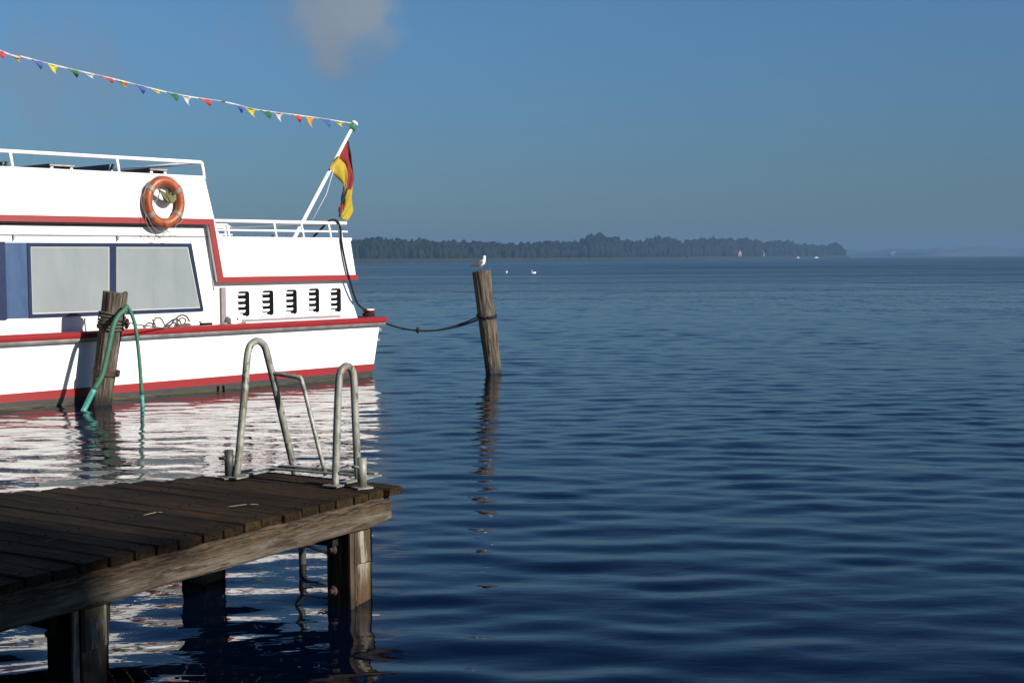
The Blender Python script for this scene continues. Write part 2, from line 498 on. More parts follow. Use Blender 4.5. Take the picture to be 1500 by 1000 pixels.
h_far = mathn(t, 'MULTIPLY', mathn(t, 'MULTIPLY', wnoise(0.34, 0.11, 1.0, 4.0, 0.65), 1.7), far2.outputs[0])
hh = mathn(t, 'MULTIPLY', mathn(t, 'ADD', mathn(t, 'ADD', h_small, h_mid), h_far), pm.outputs[0])
bp_ = N(t, 'ShaderNodeBump', i_Strength=1.0, i_Distance=1.0)
t.links.new(hh, bp_.inputs['Height'])
t.links.new(bp_.outputs[0], wb.inputs['Normal'])
rf = N(t, 'ShaderNodeMapRange')
rf.inputs['From Min'].default_value, rf.inputs['From Max'].default_value = 45, 220
rf.inputs['To Min'].default_value, rf.inputs['To Max'].default_value = 0.01, 0.23
t.links.new(dist_, rf.inputs['Value'])
t.links.new(mathn(t, 'MULTIPLY', rf.outputs[0], mathn(t, 'ADD', 0.45, mathn(t, 'MULTIPLY', pm.outputs[0], 0.6))), wb.inputs['Roughness'])

rng = np.random.default_rng(11)
th = np.concatenate([np.linspace(-180, -60, 25)[:-1], np.linspace(-60, -26, 60)[:-1], np.linspace(-26, 26, 510),
                     np.linspace(26, 60, 60)[1:], np.linspace(60, 180, 25)[1:-1]])
rr = [0.5, 2.0, 3.5, 4.5]
while rr[-1] < 130:
    rr.append(rr[-1] * 1.0027 + 0.004)
while rr[-1] < 9000:
    rr.append(rr[-1] * 1.05)
rr = np.array(rr)
TH, RR = np.meshgrid(np.radians(th), rr)
X, Y = RR * np.sin(TH), RR * np.cos(TH)
Z = np.zeros_like(X)
comps = []
for k in range(72):
    lam = 0.30 * (2.8 / 0.30) ** rng.random()
    ang = rng.normal(0, 0.37) + radians(5)
    comps.append((lam, ang, rng.random() * 2 * pi))
slope_total = 0.052
for lam, ang, ph in comps:
    k = 2 * pi / lam
    w = exp(-((math.log(lam / 0.62)) / 0.75) ** 2)
    a = slope_total * sqrt(2.0 / 22) * w / k
    spacing = RR * 0.0028
    fade = np.clip((lam / spacing - 2.2) / 3.0, 0, 1)
    Z += a * fade * np.sin(k * (X * sin(ang) + Y * cos(ang)) + ph)
# gusts: wave height changes slowly over the lake
G = 1 + 0.28 * np.sin(X * 0.23 + 0.6 * np.sin(Y * 0.19)) * np.sin(Y * 0.31 + 1.3 + 0.5 * np.sin(X * 0.17))
Z *= G
# lee of the boat and the jetty: quieter
Z *= 1 - 0.42 * np.exp(-(((X + 4.5) / 3.8) ** 2 + ((Y - 16) / 8.0) ** 2))
Z *= np.clip((128 - RR) / 40, 0, 1)
nr, nt_ = X.shape
idx = np.arange(nr * nt_).reshape(nr, nt_)
nxt = np.roll(idx, -1, axis=1)
quads = np.stack([idx[:-1], nxt[:-1], nxt[1:], idx[1:]], -1).reshape(-1, 4)
co = np.stack([X, Y, Z], -1).reshape(-1, 3)
me = bpy.data.meshes.new('lake')
me.vertices.add(len(co))
me.vertices.foreach_set('co', co.ravel())
me.loops.add(quads.size)
me.loops.foreach_set('vertex_index', quads[:, ::-1].ravel())
me.polygons.add(len(quads))
me.polygons.foreach_set('loop_start', np.arange(len(quads)) * 4)
me.polygons.foreach_set('use_smooth', np.ones(len(quads), bool))
me.update(calc_edges=True)
me.materials.append(wm)
lake = bpy.data.objects.new('lake', me)
COL.objects.link(lake)
if me.polygons[len(quads) // 2].normal.z < 0:
    me.flip_normals()
tag(lake, kind='structure')

# ------------------------------------------------------------------ far shore
shore = [(-350, 700), (150, 760), (300, 800), (520, 880), (700, 1000), (880, 1180), (1000, 1380), (1100, 1580), (1180, 1780), (1242, 1960)]
tops = [(-350, 342), (150, 344), (300, 345), (480, 347), (520, 349), (560, 347), (600, 350), (650, 352), (720, 353), (760, 355), (800, 352), (830, 354),
        (850, 350), (862, 344), (880, 342), (900, 344), (920, 350), (940, 352), (960, 347), (975, 347), (1000, 350), (1040, 348),
        (1080, 348), (1105, 349), (1120, 354), (1140, 350), (1150, 349), (1165, 354), (1200, 358), (1212, 357), (1222, 354),
        (1232, 359), (1240, 366)]


def lerp(tab, x):
    for (a, u), (b, v) in zip(tab, tab[1:]):
        if a <= x <= b:
            return u + (v - u) * (x - a) / (b - a)
    return tab[0][1] if x < tab[0][0] else tab[-1][1]


def shorepoint(px, back=0.0):
    d = lerp(shore, px) + back
    r = ray(px, 378)
    return Vector((r.x / r.y * d, d, 0))


def icoblob(seed, sub=2, squash=1.0):
    bm = bmesh.new()
    bmesh.ops.create_icosphere(bm, subdivisions=sub, radius=1)
    o = Vector((seed * 7.3, seed * 3.1, seed * 1.7))
    vs_ = []
    for v in bm.verts:
        p = v.co.normalized()
        k = 1 + 0.30 * noise.noise(p * 1.6 + o) + 0.22 * noise.noise(p * 4.1 + o) + 0.14 * noise.noise(p * 9.0 + o)
        vs_.append((p.x * k, p.y * k, p.z * k * squash))
    fs = [tuple(x.index for x in f.verts) for f in bm.faces]
    bm.free()
    return np.array(vs_), np.array(fs)


blobs = [icoblob(i + 1) for i in range(10)]
lowblobs = [icoblob(i + 31, 1) for i in range(10)]


def mesh_np(name, V, Fc, m, smooth=False):
    me_ = bpy.data.meshes.new(name)
    me_.vertices.add(len(V))
    me_.vertices.foreach_set('co', V.ravel())
    k = Fc.shape[1]
    me_.loops.add(Fc.size)
    me_.loops.foreach_set('vertex_index', Fc.ravel().astype(np.int32))
    me_.polygons.add(len(Fc))
    me_.polygons.foreach_set('loop_start', np.arange(len(Fc)) * k)
    me_.polygons.foreach_set('use_smooth', np.full(len(Fc), smooth))
    me_.update(calc_edges=True)
    me_.materials.append(m)
    o = bpy.data.objects.new(name, me_)
    COL.objects.link(o)
    return o


def ground_y(px):
    return None


rs = random.Random(5)
VV, FF, CV, CF = [], [], [], []
nv = nc = 0
house_px = ((1079, 12), (1117, 8))
for i in range(2700):
    px = 150 + (1236 - 150) * rs.random() ** 0.9 if i < 2200 else rs.uniform(-340, 160)
    back = rs.random() ** 1.4 * 70
    if any(abs(px - hx) < hw * 0.62 for hx, hw in house_px) and back < 28:
        continue
    p = shorepoint(px, 9 + back)
    d = p.y
    top_z = CAM_H + (378 + (750 - px) * 0.0061 - lerp(tops, px)) / F_PX * d
    hgt = top_z * (0.62 + 0.36 * (back / 70) + rs.uniform(-0.10, 0.06))
    hgt = min(hgt, top_z * 1.03)
    if rs.random() < 0.05 and px > 520:
        w_ = hgt * rs.uniform(0.13, 0.18)
        n_ = 9
        vs_ = []
        lev = 7
        for j in range(lev):
            f = j / (lev - 1)
            for s_ in (0, 1):
                r_ = w_ * (1 - f) * (1.15 if s_ == 0 else 0.6) + 0.1
                zz = hgt * (0.12 + 0.88 * (f + s_ * 0.06)) * 1.04
                for q in range(n_):
                    a_ = 2 * pi * q / n_ + j
                    k_ = r_ * rs.uniform(0.75, 1.25)
                    vs_.append((p.x + k_ * cos(a_), p.y + k_ * sin(a_), zz))
        for j in range(2 * lev - 1):
            for q in range(n_):
                CF.append((nc + j * n_ + q, nc + j * n_ + (q + 1) % n_, nc + (j + 1) * n_ + (q + 1) % n_, nc + (j + 1) * n_ + q))
        CV += vs_
        nc += len(vs_)
        continue
    bv, bf = blobs[rs.randrange(10)]
    for part in range(2):
        if part or i >= 2200:
            bv, bf = lowblobs[rs.randrange(10)]
        w_ = hgt * rs.uniform(0.17, 0.27) * (1.0 if part == 0 else 0.8)
        hz = hgt * (0.40 if part == 0 else 0.28)
        cz = hgt - hz * 0.95 if part == 0 else hgt * 0.32
        a_ = rs.random() * 6.28
        R = np.array([[cos(a_), -sin(a_), 0], [sin(a_), cos(a_), 0], [0, 0, 1]])
        v = (bv @ R.T) * np.array([w_, w_, hz]) + np.array([p.x + rs.uniform(-2, 2), p.y + rs.uniform(-2, 2), cz])
        VV.append(v)
        FF.append(bf + nv)
        nv += len(v)
forest = mesh_np('far_forest', np.concatenate(VV), np.concatenate(FF), M['leaf'], True)
tag(forest, 'dark green belt of broadleaf wood along the far lake shore', 'forest', kind='stuff')
conifers = mesh_np('conifer_belt', np.array(CV), np.array(CF), M['conifer'])
tag(conifers, 'pointed dark conifer tops scattered through the far wood', 'conifers', kind='stuff')

# land under the wood
mb = MB()
prev = None
pts = list(range(-350, 1246, 15))
for k, px in enumerate(pts):
    e = min(1, (1246 - px) / 60)
    a, b, c = shorepoint(px, 0), shorepoint(px, 10), shorepoint(px, 140 * e + 12)
    mb.v += [(a.x, a.y, -0.4), (b.x, b.y, 0.5), (c.x, c.y, 2.0), (c.x, c.y + 6, -0.5)]
    if k:
        o = (k - 1) * 4
        for q in range(3):
            mb.f.append((o + q, o + 4 + q, o + 5 + q, o + 1 + q))
            mb.smooth.append(True)
tag(mb.build('far_shore', M['grass']), kind='structure')
# reed belt in front of it
V, Fq, n0 = [], [], 0
for i in range(7200):
    px = -340 + (1243 + 340) * rs.random()
    p = shorepoint(px, rs.uniform(-3, 9))
    h_ = rs.uniform(1.4, 2.7) * (1.0 if px < 1000 else 1.25)
    w_ = rs.uniform(0.8, 2.0)
    V += [(p.x - w_, p.y, -0.1), (p.x + w_, p.y + rs.uniform(-.5, .5), -0.1), (p.x + w_ * rs.uniform(.2, .9), p.y, h_), (p.x - w_ * rs.uniform(.2, .9), p.y, h_ * rs.uniform(.7, 1))]
    Fq.append((n0, n0 + 1, n0 + 2, n0 + 3))
    n0 += 4
tag(mesh_np('reed_belt', np.array(V), np.array(Fq), M['reed']), 'pale green reed belt along the foot of the far wood', 'reeds', kind='stuff')


# the round tree standing at the tip of the headland
def crown_tree(name, base, height, width, label, cat='tree', leafmat=None, nleaf=900, trunk_h=0.3, leaf=0.6, seed=1, group=None, nclump=26):
    r_ = random.Random(seed)
    root = empty(name, base)
    tr = MB()
    tr.tube([(0, 0, -0.5), (0.05 * width, 0, height * trunk_h), (0, 0, height * 0.75)], [height * 0.035, height * 0.026, height * 0.008], 8)
    for k in range(6):
        a_ = k * 1.05 + r_.random()
        z0 = height * (trunk_h + 0.06 * k)
        tr.tube([(0, 0, z0), (cos(a_) * width * 0.2, sin(a_) * width * 0.2, z0 + height * 0.12),
                 (cos(a_) * width * 0.36, sin(a_) * width * 0.36, z0 + height * 0.2)], [height * 0.014, height * 0.009, height * 0.004], 6)
    tr.build('trunk', M['bark'], root)
    V_, F_ = [], []
    clumps = []
    for k in range(nclump):
        while True:
            q = Vector((r_.uniform(-1, 1), r_.uniform(-1, 1), r_.uniform(-1, 1)))
            if q.length < 1:
                break
        clumps.append((Vector((q.x * width * 0.42, q.y * width * 0.42, height * (trunk_h + 0.02) + (q.z + 1) / 2 * height * (0.92 - trunk_h))),
                       width * r_.uniform(0.10, 0.2)))
    for k in range(nleaf):
        c, rad = clumps[r_.randrange(len(clumps))]
        q = Vector((r_.gauss(0, 1), r_.gauss(0, 1), r_.gauss(0, 0.8))).normalized() * rad * r_.random() ** 0.4
        p = c + q
        u = Vector((r_.gauss(0, 1), r_.gauss(0, 1), r_.gauss(0, 1))).normalized()
        w = u.orthogonal().normalized()
        s_ = leaf * r_.uniform(0.6, 1.3)
        o = len(V_)
        V_ += [p - u * s_, p + w * s_ * 0.6, p + u * s_, p - w * s_ * 0.6]
        F_.append((o, o + 1, o + 2, o + 3))
    MB().add(V_, F_).build('crown', leafmat or M['leaf'], root)
    return tag(root, label, cat, group)


p = shorepoint(1223, 10)
crown_tree('round_tree', p, 22, 24, 'round crowned tree at the very tip of the far wooded headland', nleaf=1500, leaf=1.4, seed=4, trunk_h=0.16)
p = shorepoint(1234, 12)
crown_tree('slender_tree', p, 15, 10, 'low tree trailing off beyond the round tree on the headland', nleaf=700, leaf=1.2, seed=9, trunk_h=0.12)


def house(px, back, w, h, rh, rz, label, z=1.0):
    p = shorepoint(px, back)
    root = empty('lakeside_house', (p.x, p.y, z), rz)
    MB().prism([(-w / 2, -1), (w / 2, -1), (w / 2, h), (0, h + rh), (-w / 2, h)], -w * 0.6, w * 0.6).build('wall', M['housewall'], root)
    rf_ = MB()
    for s_ in (-1, 1):
        a, b = Vector((0, 0, h + rh + 0.15)), Vector((s_ * (w / 2 + 0.6), 0, h - 0.5 + 0.15))
        rf_.prism([(a.x, a.z), (b.x, b.z), (b.x, b.z + 0.35), (a.x, a.z + 0.35)], -w * 0.66, w * 0.66)
    rf_.build('roof', M['roof'], root)
    for x in (-w * 0.22, w * 0.22):
        for zz in (h * 0.35, h * 0.8):
            f = MB().box((x, -w * 0.6 - 0.05, zz), (1.3, 0.1, 1.5)).build('window', M['navy'], root)
    return tag(root, label, 'house', 'houses on the far shore')


house(1079, 18, 7.5, 3.6, 4.6, 0.9, 'white gabled house with red roof among the far trees', 2.2)
house(1117, 16, 4, 3.2, 3.0, -0.4, 'small white gable peeping out of the far wood beside the bigger house', 3.5)


def smallboat(px, dist, length, label):
    r_ = ray(px, 378)
    root = empty('moored_motorboat', (r_.x / r_.y * dist, dist, 0), 0.2)
    rings = []
    for i, (x, w, z) in enumerate(((-0.5, .30, .9), (-.2, .34, .95), (.2, .3, 1.0), (.42, .14, 1.15), (.5, .03, 1.25))):
        x *= length
        w *= length * 0.45
        rings.append([(x, -w, z), (x, -w * 0.7, -0.2), (x, w * 0.7, -0.2), (x, w, z)])
    MB().loft(rings, False).build('hull', M['white'], root)
    MB().prism([(-0.2 * length, 0.9), (0.12 * length, 0.9), (0.02 * length, 2.1), (-0.2 * length, 2.1)], -0.1 * length, 0.1 * length).build('cabin', M['white'], root)
    return tag(root, label, 'boat', 'small boats off the far shore')


smallboat(1169, 1690, 3.5, 'tiny white boat moored off the headland, nearer the houses')
smallboat(1196, 1760, 6, 'longer pale boat moored off the headland, nearer its tip')

# low hills across the lake on the right
mb = MB()
pts = list(range(1180, 1700, 8))
for k, px in enumerate(pts):
    d = 3900 + 200 * sin(k * 0.2)
    r_ = ray(px, 378)
    x = r_.x / r_.y
    top = 22 + 9 * noise.noise(Vector((px * 0.02, 3.1, 0))) + 5 * noise.noise(Vector((px * 0.09, 1.1, 0))) + 3 * noise.noise(Vector((px * 0.31, 7.1, 0)))
    if 1410 < px < 1470:
        top += 9 * sin((px - 1410) / 60 * pi)
    top = max(4, top)
    mb.v += [(x * d, d, -1), (x * (d + 10), d + 10, top * 0.55), (x * (d + 120), d + 120, top), (x * (d + 500), d + 500, top * 0.9), (x * (d + 700), d + 700, -1)]
    if k:
        o = (k - 1) * 5
        for q in range(4):
            mb.f.append((o + q, o + 5 + q, o + 6 + q, o + 1 + q))
            mb.smooth.append(False)
tag(mb.build('far_hills', M['hill']), kind='structure')
r_ = ray(1309, 378)
hroot = empty('white_barn', (r_.x / r_.y * 3880, 3880, 6))
MB().prism([(-9, -6), (9, -6), (9, 6), (0, 11), (-9, 6)], -6, 6).build('wall', M['housewall'], hroot)
mbb = MB()
for s_ in (-1, 1):
    mbb.prism([(0, 11.3), (s_ * 10, 5.8), (s_ * 10, 6.6), (0, 12.1)], -6.6, 6.6)
mbb.build('roof', M['housewall'], hroot)
tag(hroot, 'pale speck of a barn on the hazy hills at right', 'barn')

# ------------------------------------------------------------------ excursion boat
W0, W1 = atz(545, 551, 0), atz(0, 601, 0)
es = (W0 - W1).normalized()
ei = Vector((-es.y, es.x, 0))                # inboard, away from the camera
boat = empty('excursion_boat', W0, atan2(es.y, es.x))
tag(boat, 'white excursion boat with red trim, moored by its stern at left', 'boat')
WID = 4.6
MID = WID / 2


def bs(px, py, y):
    """photograph position on the lengthwise boat plane at inboard offset y -> (along, height)"""
    q = atplane(px, py, W0 + ei * y, ei)
    return ((q - W0).dot(es), q.z)


def bl(px, py, y):
    s_, z_ = bs(px, py, y)
    return Vector((s_, y, z_))


def outline(z, off=0.0):
    """plan of the hull at height z, from near stern corner forward, round the bow and back"""
    st = 0.165 * z + off
    pts_ = []
    for s_ in [st, -2, -4, -6, -8, -9.5, -11, -12.5, -14, -15.2, -16.2, -16.8]:
        f = max(0, (-s_ - 9.0) / 8.0)
        half = (MID + off) * (1 - f ** 2.1) + 0.05 * z * (1 - f)
        pts_.append((s_, MID - half, z))
    bow = (-17.4 - 0.3 * z - off, MID, z)
    far_ = [(s_, 2 * MID - y, z) for s_, y, z in reversed(pts_)]
    return pts_ + [bow] + far_


def band(zs, off=0.0):
    m_ = MB()
    rings = [outline(z, off) for z in zs]
    return m_.loft(rings, True, cap=False)


def fixsmooth(o, ang=40):
    o.data.polygons.foreach_set('use_smooth', [True] * len(o.data.polygons))
    bm = bmesh.new()
    bm.from_mesh(o.data)
    for e in bm.edges:
        if len(e.link_faces) == 2 and e.calc_face_angle(0) > radians(ang):
            e.smooth = False
    bm.to_mesh(o.data)
    bm.free()


hull = MB().loft([outline(z) for z in (0.258, 0.5, 0.8, 1.06)], True, cap=False).build('hull', M['white'], boat)
fixsmooth(hull)
for nm, zs, m_ in (('boot_stripe', (0.118, 0.258), 'red'), ('antifouling_band', (0.045, 0.118), 'boot'), ('waterline_growth', (-0.9, -0.3, 0.045), 'algae')):
    o = band(zs, 0.003 if nm != 'waterline_growth' else 0.008).build(nm, M[m_], boat)
    fixsmooth(o)
# deck and rub rail
DZ = 1.17
ol = outline(DZ, 0.0)
dk = MB()
dk.add(ol, [tuple(range(len(ol)))])
dk.build('side_deck', M['red_deck'], boat)


def sweep(levels):
    """closed ring sections (offset, z) swept round the hull outline"""
    return MB().loft([outline(z, off) for off, z in levels] + [outline(levels[0][1], levels[0][0])], True, cap=False)


o = sweep([(-0.02, 1.10), (0.085, 1.10), (0.10, 1.13), (0.10, 1.185), (0.07, 1.21), (-0.06, 1.215), (-0.06, 1.17)]).build('rub_rail', M['red'], boat)
fixsmooth(o, 30)
o = sweep([(-0.01, 1.03), (0.075, 1.035), (0.088, 1.06), (0.086, 1.098), (-0.01, 1.098)]).build('rub_strip', M['steel'], boat)
fixsmooth(o, 30)
# scupper fittings under the strip on the transom corner
q = bl(555, 490, 0.3)
MB().box((q.x + 0.0, 0.35, 0.93), (0.09, 0.16, 0.07)).build('transom_fitting', M['grey_paint_shade'], boat)
MB().box((q.x - 0.03, 0.35, 0.72), (0.09, 0.12, 0.05)).build('transom_fitting', M['grey_paint_shade'], boat)
# mark on the waterline
q = bl(320, 573, -0.03)
for dx in (0, 0.12):
    MB().tube([(q.x + dx, -0.035, 0.075), (q.x + dx, -0.035, 0.0)], 0.014, 8).tube([(q.x + dx, 0.03, 0.075), (q.x + dx, -0.035, 0.075)], 0.014, 8).build('pipe_outlet', M['black'], boat)

YL, YU = 0.42, 0.30                          # lower wall, upper bulwark
LEFT = -13.5
# lower wall
a, b = bs(505, 405, YL), bs(524, 466, YL)
sl_ = (b[0] - a[0]) / (b[1] - a[1])
lw = [(LEFT, DZ - 0.06), (b[0] + sl_ * (DZ - 0.06 - b[1]), DZ - 0.06), (a[0], 2.02), (-3.45, 2.05), (-3.45, 3.0), (LEFT, 3.0)]
for y0, y1 in ((YL, YL + 0.06), (WID - YL - 0.06, WID - YL)):
    MB().prism(lw, y0, y1).build('cabin_wall', M['white'], boat)
# transverse stern wall of the lower house
xs0, xs1 = lw[1][0], a[0]
MB().add([(xs0 - .02, YL + .06, DZ - .05), (xs0 - .02, WID - YL - .06, DZ - .05), (xs1 - .02, WID - YL - .06, 2.02), (xs1 - .02, YL + .06, 2.02)],
         [(0, 1, 2, 3)]).build('stern_wall', M['white'], boat)
# upper bulwark, an L-shaped sheet that steps down to the stern deck
zt = 3.885
tr_, br_ = bs(298.5, 262, YU), bs(312, 326, YU)
e1, e2 = bs(513, 350, YU), bs(522, 408, YU)
ZS = 2.80
curve = []
c0 = Vector((br_[0], 0, br_[1]))
for k in range(6):
    tt = k / 5
    p0, p1, p2 = Vector((br_[0] + 0.01, 0, br_[1] - 0.02)), Vector((br_[0] + 0.06, 0, ZS)), Vector((br_[0] + 0.26, 0, ZS))
    q = p0 * (1 - tt) ** 2 + p1 * 2 * tt * (1 - tt) + p2 * tt ** 2
    curve.append((q.x, q.z))
in1, in2 = bs(305, 326, YU), bs(319, 413, YU)
ZT = 3.06
up = [(LEFT, zt), (tr_[0], zt)] + curve + [(e1[0], ZS), (e2[0], 1.985), (in2[0], 1.985), (in1[0], ZT), (LEFT, ZT)]
for y0, y1 in ((YU, YU + 0.05), (WID - YU - 0.05, WID - YU)):
    MB().prism(up, y0, y1).build('upper_bulwark', M['white'], boat)
# red trim along its lower edge
tw = 0.105
for y0, y1 in ((YU - 0.035, YU), (WID - YU, WID - YU + 0.035)):
    tm = MB()
    tm.prism([(LEFT, ZT - 0.01), (in1[0], ZT - 0.01), (in1[0] + tw * 0.9, ZT + tw - 0.01), (LEFT, ZT + tw - 0.01)], y0, y1)
    tm.prism([(in1[0], ZT - 0.01), (in2[0], 1.975), (in2[0] + tw * 1.02, 1.975 + tw), (in1[0] + tw * 0.9, ZT + tw - 0.01)], y0, y1)
    tm.prism([(in2[0], 1.975), (e2[0] + 0.02, 1.975), (e2[0], 1.975 + tw), (in2[0] + tw * 1.02, 1.975 + tw)], y0, y1)
    tm.build('red_trim', M['red'], boat)
# cross panels and decks
MB().add([(e1[0] - .01, YU + .05, ZS), (e1[0] - .01, WID - YU - .05, ZS), (e2[0] - .01, WID - YU - .05, 1.99), (e2[0] - .01, YU + .05, 1.99)],
         [(0, 1, 2, 3)]).build('stern_bulwark', M['white'], boat)
MB().box((e2[0] + 0.01, MID, 2.03), (0.05, WID - 2 * YU, 0.1)).build('stern_trim', M['red'], boat)
MB().box(((-3.5 + e2[0]) / 2, MID, 2.0), (e2[0] + 3.4, WID - 2 * YU - 0.12, 0.03)).build('stern_deck', M['grey_paint_shade'], boat)
MB().add([(tr_[0] - .02, YU + .05, zt - .02), (tr_[0] - .02, WID - YU - .05, zt - .02), (in2[0] - .0, WID - YU - .05, 2.02), (in2[0] - .0, YU + .05, 2.02)],
         [(0, 1, 2, 3)]).build('cabin_back_wall', M['white'], boat)
MB().box(((LEFT + tr_[0]) / 2, MID, 3.04), (tr_[0] - LEFT - 0.3, WID - 2 * YU - 0.12, 0.04)).build('roof_deck', M['grey_paint_shade'], boat)
MB().box((LEFT, MID, 2.1), (0.06, WID - 2 * YL - .14, 1.9)).build('cabin_front_wall', M['white'], boat)
# cap rails
for y in (YU + 0.025, WID - YU - 0.025):
    MB().tube([(LEFT, y, zt + 0.02), (tr_[0] + 0.01, y, zt + 0.02)], 0.04, 10).build('cap_rail', M['rail_white'], boat)
    cp = [(tr_[0], y, zt + 0.0)] + [(x + 0.015, y, z + 0.0) for x, z in curve] + [(e1[0] + 0.04, y, ZS)]
    MB().tube(cp, 0.035, 10).build('cap_rail', M['rail_white'], boat)
# upper railing
ztop = bs(298, 238, YU)[1]
for side, y in ((0, YU + 0.025), (1, WID - YU - 0.025)):
    rl = MB().tube([(LEFT, y, ztop), (tr_[0] - 0.06, y, ztop), (tr_[0] - 0.02, y, ztop - 0.015)], 0.036, 10).build('top_rail', M['rail_white'], boat)
    MB().tube([(tr_[0] - 0.02, y, ztop - 0.01), (tr_[0] + 0.03, y, zt)], 0.032, 8).build('rail_post', M['rail_white'], boat)
    s_ = tr_[0] - 1.72
    while s_ > LEFT:
        MB().tube([(s_ - 0.05, y, ztop), (s_, y, zt)], 0.028, 8).build('rail_post', M['rail_white'], boat)
        s_ -= 1.95
MB().tube([(tr_[0] - 0.03, YU + .03, ztop), (tr_[0] - 0.03, WID - YU - .03, ztop)], 0.03, 8).build('end_rail', M['rail_white'], boat)
# stern railing
zr1, zr2 = bs(400, 325, YU)[1], bs(400, 338, YU)[1]
xr = bs(508, 327, YU)[0]
for side, y in ((0, YU + 0.025), (1, WID - YU - 0.025)):
    MB().tube([(br_[0], y, zr1), (xr, y, zr1)], 0.036, 10).build('top_rail', M['rail_white'], boat)
    MB().tube([(br_[0] + 0.02, y, zr2), (xr + 0.03, y, zr2)], 0.022, 8).build('mid_rail', M['rail_white'], boat)
    for px in (403, 443, 483, 499):
        a = bs(px - 1.0, 326, YU)[0]
        MB().tube([(a, y, zr1), (a + 0.07, y, ZS)], 0.024, 8).build('rail_post', M['rail_white'], boat)
    a = bs(334, 330, YU)[0]
    MB().tube([(br_[0] + .01, y + .05, zr1 - 0.075), (a + 0.03, y + .05, zr1 - 0.075)], 0.03, 8).build('grab_bar', M['rail_white'], boat)
    MB().tube([(a, y, zr1 - 0.07), (a + 0.04, y, ZS)], 0.024, 8).build('rail_post', M['rail_white'], boat)
MB().tube([(xr - 0.02, YU + .03, zr1), (xr - 0.02, WID - YU - .03, zr1)], 0.028, 8).build('end_rail', M['rail_white'], boat)
# gutter line with clips under the red trim
zg = bs(150, 345, YL)[1]
gx = bs(302, 345, YL)[0]
MB().box(((LEFT + gx) / 2, YL - 0.012, zg), (gx - LEFT, 0.024, 0.02)).build('gutter', M['grey_paint_shade'], boat)
for px in (20, 172):
    x = bs(px, 346, YL)[0]
    MB().box((x, YL - 0.03, zg - 0.015), (0.05, 0.05, 0.05)).box((x - 0.01, YL - 0.035, zg - 0.06), (0.02, 0.03, 0.06)).build('gutter_clip', M['steel'], boat)
# corner pipe and sheet edges
a, b = bl(303.5, 341, YL), bl(313, 425, YL)
MB().tube([a - Vector((0, .02, 0)), b - Vector((0, .02, 0))], 0.014, 8).build('corner_strip', M['rail_white'], boat)
a, b = bl(310, 415, YL), bl(323, 482, YL)
MB().bar(a - Vector((.02, .008, 0)), b - Vector((.02, .008, 0)), 0.015, 0.015).build('sheet_edge', M['rail_white'], boat)
# blue panel left of the windows
zw0, zw1 = 1.455, 2.705
x1 = bs(41, 400, YL)[0]
x0 = bs(7, 400, YL)[0]
MB().box(((x0 + x1) / 2, YL - 0.008, (zw0 + zw1) / 2), (x1 - x0 - 0.004, 0.016, zw1 - zw0), ).build('blue_panel', M['blue'], boat)
MB().box((x0 - 1.1, YL - 0.02, (zw0 + zw1) / 2), (2.2, 0.04, zw1 - zw0 + 0.03)).build('sliding_door', M['navy'], boat)
# windows
fw = 0.058
xa = bs(40, 410, YL)[0]
xb0, xb1 = bs(164.5, 360, YL)[0], bs(164.5, 455, YL)[0]
xc0, xc1 = bs(279, 357, YL)[0], bs(297, 455, YL)[0]


def window(x0b, x0t, x1b, x1t, name):
    root_ = None
    z0_, z1_ = zw0, zw1
    fr = MB()
    yf0, yf1 = YL - 0.035, YL
    P = [(x0b, z0_), (x1b, z0_), (x1t, z1_), (x0t, z1_)]
    fr.prism([P[0], P[1], (P[1][0] - fw, z0_ + fw), (P[0][0] + fw, z0_ + fw)], yf0, yf1)
    fr.prism([P[3], P[2], (P[2][0] - fw, z1_ - fw), (P[3][0] + fw, z1_ - fw)], yf0, yf1)
    fr.prism([P[0], P[3], (P[3][0] + fw, z1_ - fw), (P[0][0] + fw, z0_ + fw)], yf0, yf1)
    fr.prism([P[1], P[2], (P[2][0] - fw, z1_ - fw), (P[1][0] - fw, z0_ + fw)], yf0, yf1)
    f = fr.build('window', M['navy'], boat)
    g = 0.022
    Q = [(x0b + fw, z0_ + fw), (x1b - fw, z0_ + fw), (x1t - fw, z1_ - fw), (x0t + fw, z1_ - fw)]
    MB().prism(Q, YL - 0.012, YL - 0.002).build('seal', M['seal'], f)
    Q2 = [(Q[0][0] + g, Q[0][1] + g), (Q[1][0] - g, Q[1][1] + g), (Q[2][0] - g, Q[2][1] - g), (Q[3][0] + g, Q[3][1] - g)]
    MB().prism(Q2, YL - 0.016, YL - 0.006).build('pane', M['pane'], f)


window(xa, xa, xb1 - 0.002, xb0 - 0.002, 'window')
window(xb1 + 0.002, xb0 + 0.002, xc1, xc0, 'window')
